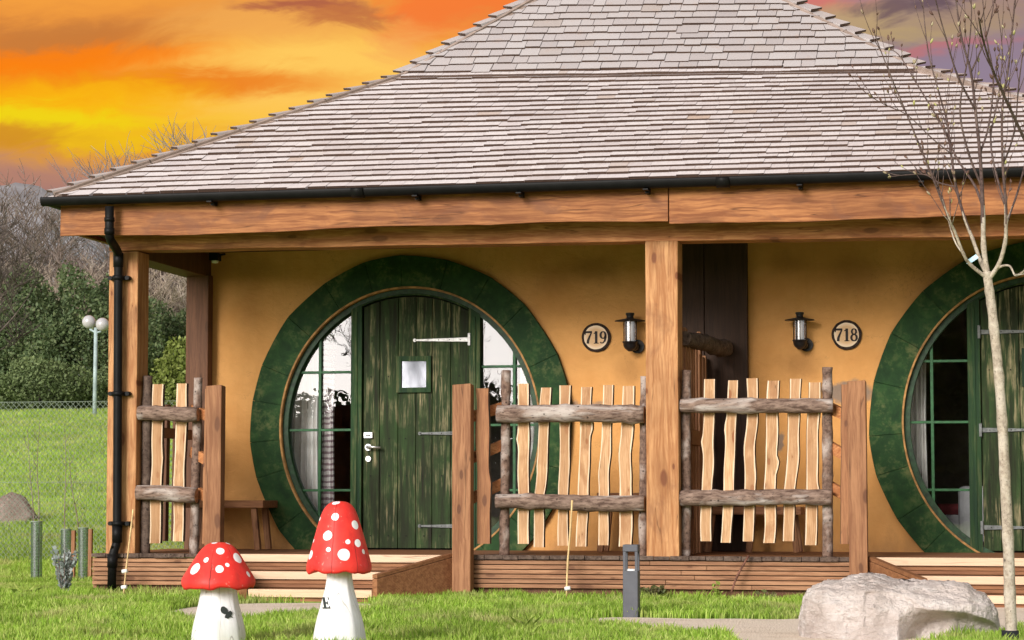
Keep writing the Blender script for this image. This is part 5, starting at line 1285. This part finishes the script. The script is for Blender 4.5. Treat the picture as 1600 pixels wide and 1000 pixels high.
# ------------------------------------------------------------------ LEAVES / PLANTS helpers
def leaf_mat(name, cols, rough=.6, trans=.25, straw=None):
    m, nt = mat(name); ri = nt.n('ShaderNodeNewGeometry').outputs['Random Per Island']; rp = nt.n('ShaderNodeValToRGB', {0: ri}); cr_ = rp.color_ramp
    while len(cr_.elements) < len(cols): cr_.elements.new(.5)
    for i, (el, c) in enumerate(zip(cr_.elements, cols)): el.position = i / (len(cols) - 1); el.color = (*c, 1)
    p = objvec(nt, False); n = nt.noise(p, .8, 3); c = nt.mix(nt.mr(n, .4, .65, 0, .45), rp.outputs[0], tuple(x * .6 for x in cols[0]))
    if straw: c = nt.mix(nt.mr(nt.noise(p, 1.7, 4, .65), .51, .66, 0, .75), c, straw); c = nt.mix(nt.mr(nt.noise(p, 3.1, 4, .7, .5), .54, .70, 0, .55), c, (.10, .17, .03))
    b = nt.n('ShaderNodeBsdfPrincipled', {'Base Color': c, 'Roughness': rough, 'Specular IOR Level': .25}); tl = nt.n('ShaderNodeBsdfTranslucent', {0: c})
    ms = nt.n('ShaderNodeMixShader', {0: trans}); nt.set(ms, 1, b.outputs[0]); nt.set(ms, 2, tl.outputs[0]); nt.n('ShaderNodeOutputMaterial', {0: ms}); return m
M['evergreen'] = leaf_mat('evergreen_foliage', [(.055, .085, .035), (.095, .135, .055), (.17, .20, .09)])
M['hedge'] = leaf_mat('hedge_foliage', [(.075, .105, .04), (.12, .165, .06), (.18, .22, .09)])
M['yellowgreen'] = leaf_mat('yellow_green_foliage', [(.12, .16, .03), (.22, .26, .06), (.30, .34, .10)])
M['silverleaf'] = leaf_mat('silver_foliage', [(.20, .24, .22), (.32, .36, .34), (.42, .45, .44)])
M['weed'] = leaf_mat('weed_leaf', [(.14, .22, .03), (.28, .36, .06), (.40, .44, .12)])
M['drygrass'] = leaf_mat('dry_tuft_leaf', [(.10, .11, .04), (.20, .16, .07), (.12, .15, .05)])
M['grass'] = leaf_mat('grass_blades', [(.20, .32, .030), (.29, .47, .050), (.40, .58, .08), (.58, .64, .19)], .55, .38, straw=(.50, .46, .20))
def foliage(center, rad, n, size, seed, hollow=.55, lump=.35, flat=.6):
    r = np.random.default_rng(seed); d = r.normal(size=(n, 3)); d /= np.linalg.norm(d, axis=1)[:, None]
    ph = [r.uniform(0, 6.28, 3) for _ in range(6)]; fr = [r.uniform(2, 6, 3) for _ in range(6)]
    l = sum(np.sin((d * f + p).sum(1)) for f, p in zip(fr, ph)) / 3.0
    rr = (hollow + (1 - hollow) * r.random(n) ** .6) * (1 + lump * l); P = d * rr[:, None] * np.array(rad) + np.array(center)
    a = r.normal(size=(n, 3)); a /= np.linalg.norm(a, axis=1)[:, None]; b = np.cross(a, r.normal(size=(n, 3))); b /= np.linalg.norm(b, axis=1)[:, None]
    s = size * r.uniform(.6, 1.4, n)[:, None]; V = np.stack([P - a * s, P + b * s * flat, P + a * s, P - b * s * flat], 1).reshape(-1, 3)
    Fq = np.arange(4 * n).reshape(n, 4); return V, Fq
def bush(name, px, py, rpx, rpy, Y, m, label, cat, n=6000, size=.12, seed=1, group=None, trunk=True):
    c = at(px, py, Y); k = 1 / F * -(CAMR.inverted() @ (c - CC)).z; z0 = hgt(c.x, Y); g = thing(name, (c.x, Y, z0), label, cat, group)
    V, Fq = foliage((0, 0, c.z - z0), (rpx * k, rpx * k * .8, rpy * k), n, size, seed); np_mesh('crown', V, Fq, [M[m]], g)
    if trunk:
        mb = MB(); mb.tube([(c.x, Y, z0 - .1), (c.x + .05, Y, c.z)], [.09 * rpx * k * .3 + .03, .03], 7); obj('trunk', mb, M['fartwig_dark'], g)
    return g
# ------------------------------------------------------------------ background trees
def tree_mesh(h, seed, spread=.55, levels=5, r0=None, bend=.25, tw=.012, dens=3):
    R = random.Random(seed); tr, br = MB(), MB(); r0 = r0 or h * .017
    def grow(p, d, ln, r, lv):
        n = 4 if lv > 2 else 3; pts = [p]; dd = d.copy()
        for i in range(n):
            dd = (dd + Vector((R.uniform(-bend, bend), R.uniform(-bend, bend), R.uniform(-.05, .16)))).normalized(); pts.append(pts[-1] + dd * ln / n)
        rr = [max(tw * .4, r * (1 - .5 * i / n)) for i in range(n + 1)]
        (tr if lv == levels else br).tube(pts, rr, 6 if lv >= levels - 1 else 3, cap=False)
        if lv == 0: return
        for i in range(dens + (1 if lv < levels else 2)):
            j = R.randint(1 if lv < levels else 2, n); q = pts[j]; a = R.uniform(0, 2 * pi); out = Vector((cos(a), sin(a), R.uniform(-.1, .5)))
            grow(q, (dd * (1 - spread) + out * spread).normalized(), ln * R.uniform(.55, .8), max(tw, rr[j] * .6), lv - 1)
        grow(pts[-1], dd, ln * .7, max(tw, rr[-1] * .8), lv - 1)
    grow(Vector((0, 0, 0)), Vector((0, 0, 1)), h * .36, r0, levels); return tr, br
protos = []
for i, (h, m, lv, dn, tw) in enumerate(((7, 'thicket', 5, 3, .012), (8, 'fartwig', 5, 3, .012), (9, 'fartwig_dark', 5, 2, .016), (12, 'greytwig', 5, 3, .010))):
    tr_, br_ = tree_mesh(h, 31 + i, levels=lv, dens=dn, tw=tw); protos.append((mesh_from('trunk', tr_, [M[m]], (0, 0, 0)), mesh_from('branches', br_, [M[m]], (0, 0, 0)), h))
def place_tree(px, pytop, Y, pi_, label, rot=0, group='leafless trees behind the grass slope', z0=None, sxy=1.0):
    t_ = at(px, pytop, Y); z0 = hgt(t_.x, Y) if z0 is None else z0; a, b, h = protos[pi_]; top = max(v_.co.z for v_ in b.vertices); s = (t_.z - z0) / top
    g = thing('bare_tree', (t_.x, Y, z0), label, 'tree', group); g.scale = (s * sxy, s * sxy, s); g.rotation_euler.z = rot
    for nm, me in (('trunk', a), ('branches', b)): o = bpy.data.objects.new(nm, me); COL.objects.link(o); o.parent = g
    return g
BT = 'leafless trees behind the grass slope'
place_tree(-30, 290, 30, 2, 'dark leafless tree reaching in at the left edge of the picture', 1.0)
place_tree(22, 392, 64, 0, 'brown leafless tree at far left below the grey hill', .3, sxy=1.2)
place_tree(60, 405, 58, 0, 'brown twiggy tree between the left edge and the eave corner', 2.3, sxy=1.3)
place_tree(105, 385, 66, 0, 'brown twiggy tree under the gutter end', 4.0, sxy=1.2)
place_tree(150, 395, 60, 0, 'brown twiggy tree just left of the downpipe post', 5.1, sxy=1.2)
place_tree(285, 325, 62, 0, 'brown twiggy tree seen right of the front corner post', 3.0, sxy=1.2)
place_tree(245, 330, 70, 1, 'pale grey leafless tree seen between the two left posts', .5, sxy=1.2)
place_tree(200, 350, 72, 1, 'pale grey leafless tree hidden mostly by the corner post', 1.7, sxy=1.2)
place_tree(10, 250, 78, 1, 'tall pale grey leafless tree rising over the hill at far left', 1.9)
place_tree(268, 168, 85, 3, 'tall thin leafless tree rising above the left roof slope', .9, sxy=1.0)
place_tree(398, 158, 92, 3, 'thin leafless tree top further right above the left roof slope', 2.2, sxy=.9)
bush('evergreen_tree', 150, 530, 85, 105, 52, 'evergreen', 'dark evergreen tree behind the twin globe lamp', 'tree', 18000, .065, 4)
bush('evergreen_tree', 45, 545, 85, 110, 53, 'evergreen', 'dark evergreen tree left of the twin globe lamp', 'tree', 18000, .065, 5)
bush('evergreen_tree', -60, 540, 80, 110, 55, 'evergreen', 'dark evergreen tree cut by the left picture edge', 'tree', 5000, .10, 6)
bush('evergreen_tree', 262, 560, 60, 80, 56, 'evergreen', 'dark evergreen tree seen between the left porch posts', 'tree', 12000, .065, 7)
bush('green_bush', 60, 610, 95, 44, 45, 'hedge', 'lighter green bush at the top of the grass slope', 'bush', 14000, .05, 8)
bush('green_bush', 170, 618, 50, 34, 46, 'hedge', 'lighter green bush at the foot of the twin globe lamp', 'bush', 4000, .07, 9)
bush('yellow_bush', 278, 590, 34, 60, 36, 'yellowgreen', 'yellow green bush seen through the gap left of the ochre wall', 'bush', 3500, .06, 10)
# twin globe street lamp
YL = 41; c = at(150, 500, YL); k = 1 / F * -(CAMR.inverted() @ (c - CC)).z; z0 = hgt(c.x, YL); g = thing('street_lamp', (c.x, YL, z0), 'pale street lamp with two white globes at the top of the slope', 'street lamp')
mb = MB(); mb.tube([(c.x, YL, z0 - .2), (c.x, YL, zpx(150, 512, YL))], [.062, .05], 12); mb.tube([(c.x - 10 * k, YL, zpx(150, 514, YL)), (c.x, YL, zpx(150, 520, YL)), (c.x + 9 * k, YL, zpx(150, 518, YL))], .03, 8); obj('pole', mb, M['pole'], g)
for px, py in ((139, 503), (160, 507)):
    q = at(px, py, YL); mb = MB(); r = 10.5 * k; mb.lathe([(max(0, r * sin(a)), -r * cos(a)) for a in [pi * i / 16 for i in range(17)]], q, 24); obj('globe', mb, M['globe'], g)

# chain-link fence
YF = 5.2; g = thing('chain_link_fence', (-10, YF, hgt(-10, YF)), 'green chain link fence crossing the grass left of the house', 'fence')
fx0, fx1 = -12.5, xpx(330, YF); mb = MB(); zb_ = hgt(-9, YF) - .02; zt_ = zpx(60, 628, YF); w = .0011; s_ = .062; nxx = int((fx1 - fx0) / s_); H = zt_ - zb_
V, Fq = [], []
def wire(a, b, y, r=.0024):
    a, b = Vector(a), Vector(b); t_ = (b - a).normalized(); x = t_.cross(Vector((0, 1, 0))).normalized() * r; yv = Vector((0, r, 0)); o = len(V)
    for p in (a, b):
        V.extend([tuple(p + x), tuple(p + yv), tuple(p - x), tuple(p - yv)])
    for k_ in range(4): Fq.append((o + k_, o + (k_ + 1) % 4, o + 4 + (k_ + 1) % 4, o + 4 + k_))
O = ORG[g.name]
for i in range(-int(H / s_) - 1, nxx + 1):
    xa = fx0 + i * s_
    for sgn in (1, -1):
        x_start = xa if sgn > 0 else xa + H * 1.0
        a = Vector((x_start, YF, zb_)); b = Vector((x_start + sgn * H, YF + .004 * sgn, zt_)); wire(a - O, b - O, YF)
np_mesh('wire_mesh', V, Fq, [M['steelwire']], g)
for z in (zb_ + .03, (zb_ + zt_) / 2, zt_):
    mb = MB(); mb.tube([(fx0, YF, z), (fx1, YF, z)], .0028, 6); obj('line_wire', mb, M['steelwire'], g)
for x in (-11.9, fx1 + .0):
    mb = MB(); mb.tube([(x, YF + .03, zb_ - .3), (x, YF + .03, zt_ + .05)], .024, 10); obj('fence_post', mb, M['steelwire'], g)

# tree guards with saplings
M['guard'] = glass('green_mesh_guard', .10, (.50, .62, .54), .4)
def guard(px, pt, pb, w, stake, label, tw):
    Yg = 2.4; b = at(px, pb, Yg); t_ = at(px, pt, Yg); k = 1 / F * -(CAMR.inverted() @ (b - CC)).z; r = w / 2 * k; b.z = GZ - .02
    g = thing('tree_guard', (b.x, Yg, GZ), label, 'tree guard', 'mesh tree guards at left'); mb = MB(); mb.tube([b, t_], r, 14, cap=False); obj('guard_sleeve', mb, M['guard'], g)
    mb = MB()
    for i in range(20): z = b.z + (t_.z - b.z) * (i + .5) / 20; q = [(b.x + r * 1.01 * cos(a), Yg + r * 1.01 * sin(a), z) for a in [2 * pi * j / 12 for j in range(13)]]; mb.tube(q, .0011, 3, cap=False)
    for j in range(12): a = 2 * pi * j / 12; mb.tube([(b.x + r * 1.01 * cos(a), Yg + r * 1.01 * sin(a), b.z), (t_.x + r * 1.01 * cos(a), Yg + r * 1.01 * sin(a), t_.z)], .0011, 3, cap=False)
    q = [(t_.x + r * cos(a), Yg + r * sin(a), t_.z) for a in [2 * pi * j / 14 for j in range(15)]]; mb.tube(q, .006, 5, cap=False)
    obj('guard_mesh', mb, M['steelwire'], g)
    if stake: mb = MB(); x = b.x + r + .018; mb.box((x - .016, Yg - .01, GZ - .1), (x + .018, Yg + .025, t_.z - .01)); obj('stake', mb, M['brownpost'], g)
    for j, path in enumerate(tw):
        P = cr_path([at(x, y, Yg + .02 * j) for x, y in path], 4); gg = thing('sapling', tuple(P[0]), 'thin bare sapling growing from the %s%s' % (label.split(' with')[0], '' if j == 0 else ', fainter stem'), 'sapling'); mb = MB(); L = len(P)
        mb.tube(P, [.0065 - .0045 * i / (L - 1) for i in range(L)], 5)
        for i in range(2, L - 1, 2):
            s = random.choice((-1, 1)); q = P[i]; mb.tube([q, q + Vector((s * .03, 0, .05)), q + Vector((s * .05, 0, .13))], [.003, .0025, .0015], 4)
        obj('stem', mb, M['fartwig'], gg)
guard(57, 815, 908, 17, False, 'leftmost green mesh tree guard', [[(54, 905), (52, 800), (47, 740), (43, 672)], [(60, 905), (61, 790), (58, 730), (62, 660)]])
guard(103, 827, 912, 16, True, 'middle green mesh tree guard with wooden stake', [[(102, 908), (101, 800), (103, 730), (101, 662)]])
guard(130, 825, 912, 15, True, 'rightmost green mesh tree guard with wooden stake', [[(128, 908), (122, 820), (112, 760), (107, 700)]])
# silver shrub, weeds, tufts
def plant(name, px, py, Yp, m, label, cat, n, h, spread, lsz, seed, lean=.3, stem='fartwig', leaves=8, wide=.35):
    R = random.Random(seed); b = at(px, py, Yp); b.z = GZ; g = thing(name, tuple(b), label, cat); st, lf = MB(), MB()
    for i in range(n):
        a = R.uniform(0, 2 * pi); d = Vector((cos(a) * spread, sin(a) * spread, 1)).normalized(); hh = h * R.uniform(.5, 1.05); P = [Vector(b)]
        for s in range(5): d = (d + Vector((R.uniform(-lean, lean), R.uniform(-lean, lean), .0)) * .4).normalized(); P.append(P[-1] + d * hh / 5)
        st.tube(P, [.004, .0035, .003, .0025, .002, .0015], 4)
        for j in range(leaves):
            t_ = R.uniform(.2, 1) * 5; k_ = min(4, int(t_)); q = P[k_].lerp(P[k_ + 1], t_ - k_); a2 = R.uniform(0, 2 * pi); o = Vector((cos(a2), sin(a2), R.uniform(.1, 1))).normalized(); l = lsz * R.uniform(.6, 1.3); s_ = o.cross(Vector((R.uniform(-1, 1), R.uniform(-1, 1), .2))).normalized() * l * wide
            lf.add([q, q + o * l * .45 + s_, q + o * l, q + o * l * .45 - s_], [(0, 1, 2, 3)])
    obj('stems', st, M[stem], g); obj('leaves', lf, M[m], g, fixn=False); return g
plant('silver_shrub', 100, 938, -.6, 'silverleaf', 'small silvery grey shrub in front of the tree guards', 'shrub', 26, .42, .22, .034, 3, lean=.14, leaves=22, wide=.45)
plant('lily_shoot', 40, 938, -.8, 'weed', 'yellow green strap leaved shoots on the grass at far left', 'plant', 7, .16, .9, .10, 4, leaves=4, wide=.16, stem='weed')
plant('weed', 1121, 926, -.15, 'weed', 'small bright green weed against the deck skirting right of the middle post', 'plant', 4, .16, .25, .04, 5, stem='weed', leaves=9, wide=.5)
plant('dry_tuft', 1018, 932, -.25, 'drygrass', 'brownish green tuft against the deck skirting beside the bollard light', 'plant', 60, .15, .95, .05, 6, leaves=14, wide=.25)
plant('weed', 903, 932, -.15, 'weed', 'low green weed at the foot of the leaning bamboo cane', 'plant', 4, .07, .9, .05, 7, stem='weed', leaves=7, wide=.5)
plant('dry_stalk', 1198, 930, -.15, 'drygrass', 'curled brown dead plant at the skirting left of the boulder', 'plant', 5, .10, .7, .04, 8, leaves=6)
plant('narcissus_clump', 820, 995, -4.9, 'weed', 'clump of taller strap leaves in the lawn between the toadstools and bollard light', 'plant', 16, .13, .5, .11, 14, stem='weed', leaves=2, wide=.07)
plant('weed', 158, 880, 1.0, 'hedge', 'thin green stem behind the left end of the deck', 'plant', 5, .38, .18, .05, 9, leaves=16, wide=.2)

# ------------------------------------------------------------------ GRASS
def in_poly(px_, py_, P):
    x = np.asarray(px_); y = np.asarray(py_); ins = np.zeros(x.shape, bool); n = len(P); j = n - 1
    for i in range(n):
        xi, yi, xj, yj = P[i].x, P[i].y, P[j].x, P[j].y
        c_ = ((yi > y) != (yj > y)) & (x < (xj - xi) * (y - yi) / (yj - yi + 1e-12) + xi); ins ^= c_; j = i
    return ins
def grass(name, x, y, z, h, w, seed, label, lean=.5):
    r = np.random.default_rng(seed); n = len(x); a = r.uniform(0, 2 * pi, n); ln = lean * h * r.uniform(.1, 1.2, n); b = r.uniform(0, 2 * pi, n)
    wx, wy = np.cos(a) * w, np.sin(a) * w; lx, ly = np.cos(b) * ln, np.sin(b) * ln; P = np.stack([x, y, z], 1)
    v0 = P + np.stack([wx, wy, -.01 + 0 * x], 1); v1 = P - np.stack([wx, wy, .01 + 0 * x], 1)
    mid = P + np.stack([lx * .35, ly * .35, h * .6], 1); v2 = mid - np.stack([wx, wy, 0 * x], 1) * .8; v3 = mid + np.stack([wx, wy, 0 * x], 1) * .8
    v4 = P + np.stack([lx, ly, h], 1)
    V = np.stack([v0, v1, v2, v3, v4], 1).reshape(-1, 3); o = np.arange(n) * 5
    F3 = np.concatenate([np.stack([o, o + 1, o + 2], 1), np.stack([o, o + 2, o + 3], 1), np.stack([o + 3, o + 2, o + 4], 1)])
    ob = np_mesh(name, V, F3, [M['grass']]); return tag(ob, label, 'grass', kind='stuff')
def nz(x, y, s, sd_=0.0): return np.array([noise.noise(Vector((a * s, b * s, sd_))) for a, b in zip(x, y)])
n = 190000; yy = -6.6 + 6.8 * rng.random(n) ** .9; cxm = -math.tan(YAW) * (yy + 18); hwid = (yy + 18) * .245 + .3
xx = cxm + hwid * rng.uniform(-1, 1, n)
front = (yy < np.where((xx > dL - .02), -.03, .2)); ok = front & ~in_poly(xx, yy, PA) & ~in_poly(xx, yy, PB)
cen = (stepA[0] + stepA[1]) / 2; cen2 = (stepB[0] + stepB[1]) / 2
for c_ in (cen, cen2): ok &= ~((abs(xx - c_) < .55) & (yy > -1.0))
xx, yy = xx[ok], yy[ok]; q1 = nz(xx, yy, 1.3); q2 = nz(xx, yy, 5.0, 3); hh = (.048 + .034 * q1 + .045 * q2 + .030 * rng.random(len(xx)) ** 2); bare = nz(xx, yy, 1.1, 8) + .5 * nz(xx, yy, 4, 2)
keep = rng.random(len(xx)) > np.clip((bare - .18) * 3, 0, .85); hh = np.where(yy > -.55, hh + .012, hh); hh = np.clip(hh, .02, .16)
grass('lawn', xx[keep], yy[keep], np.full(keep.sum(), GZ), hh[keep], .0048, 1, 'lush green lawn in front of the porch')
n = 150000; yy = .1 + 44 * rng.random(n) ** 1.7; cxm = -math.tan(YAW) * (yy + 18); dpt = yy + 18; xx = cxm - dpt * rng.uniform(.10, .27, n); ok = (xx < dL - .05) | (yy > 9.2)
xx, yy = xx[ok], yy[ok]; sc2 = 1 + yy * .035; zz_ = np.array([hgt(a, b) for a, b in zip(xx, yy)]); q1 = nz(xx, yy, .9)
grass('slope_grass', xx, yy, zz_, np.clip((.055 + .03 * q1 + .02 * rng.random(len(xx))) * sc2, .02, .3), .0045 * sc2, 2, 'green grass on the slope rising left of the house')

# ------------------------------------------------------------------ trees and far bank across the lawn behind the viewer (seen mirrored in the windows)
for i, (x, y, rz_) in enumerate(((3.0, -60, 7.5), (9, -58, 8.5), (15, -62, 8), (-2.5, -66, 5.5), (21, -60, 7))):
    c = Vector((x, y, GZ)); g = thing('evergreen_tree', c, ('tall dark evergreen across the lawn opposite the right door', 'tallest dark evergreen of the row across the lawn', 'dark evergreen across the lawn at the far right of its row', 'shorter evergreen across the lawn between both doors', 'last and lowest evergreen at the right end of the row')[i], 'tree', 'evergreens opposite the lodge'); V, Fq = foliage((0, 0, rz_ * .95), (3.6, 3.2, rz_), 5000, .45, 40 + i, lump=.2); np_mesh('crown', V, Fq, [M['evergreen']], g)
    mb = MB(); mb.tube([(x, y, -.2), (x, y, rz_)], [.3, .1], 8); obj('trunk', mb, M['fartwig_dark'], g)
for i, (x, y) in enumerate(((-13, -62), (-20, -60), (-27, -66), (-35, -62), (-8, -70))):
    g = thing('evergreen_tree', (x, y, GZ), 'low dark tree across the lawn, ' + ('middle of the far row', 'wider crown left of the middle', 'mirrored deepest in the left window', 'outermost of the row', 'set back between the rows')[i], 'tree', 'low trees opposite the lodge'); V, Fq = foliage((0, 0, 2.0), (4.4, 3, 2.4), 12000, .16, 60 + i, lump=.3); np_mesh('crown', V, Fq, [M['evergreen']], g)
a, b, h = protos[2]
g = thing('bare_tree', (-19, -52, GZ), 'leafless tree across the lawn mirrored in the left window', 'tree'); g.scale = (1.0, 1.0, 1.0)
for nm, me in (('trunk', a), ('branches', b)): o = bpy.data.objects.new(nm, me); COL.objects.link(o); o.parent = g
print('objects', len(bpy.data.objects), 'polys', sum(len(m.polygons) for m in bpy.data.meshes))
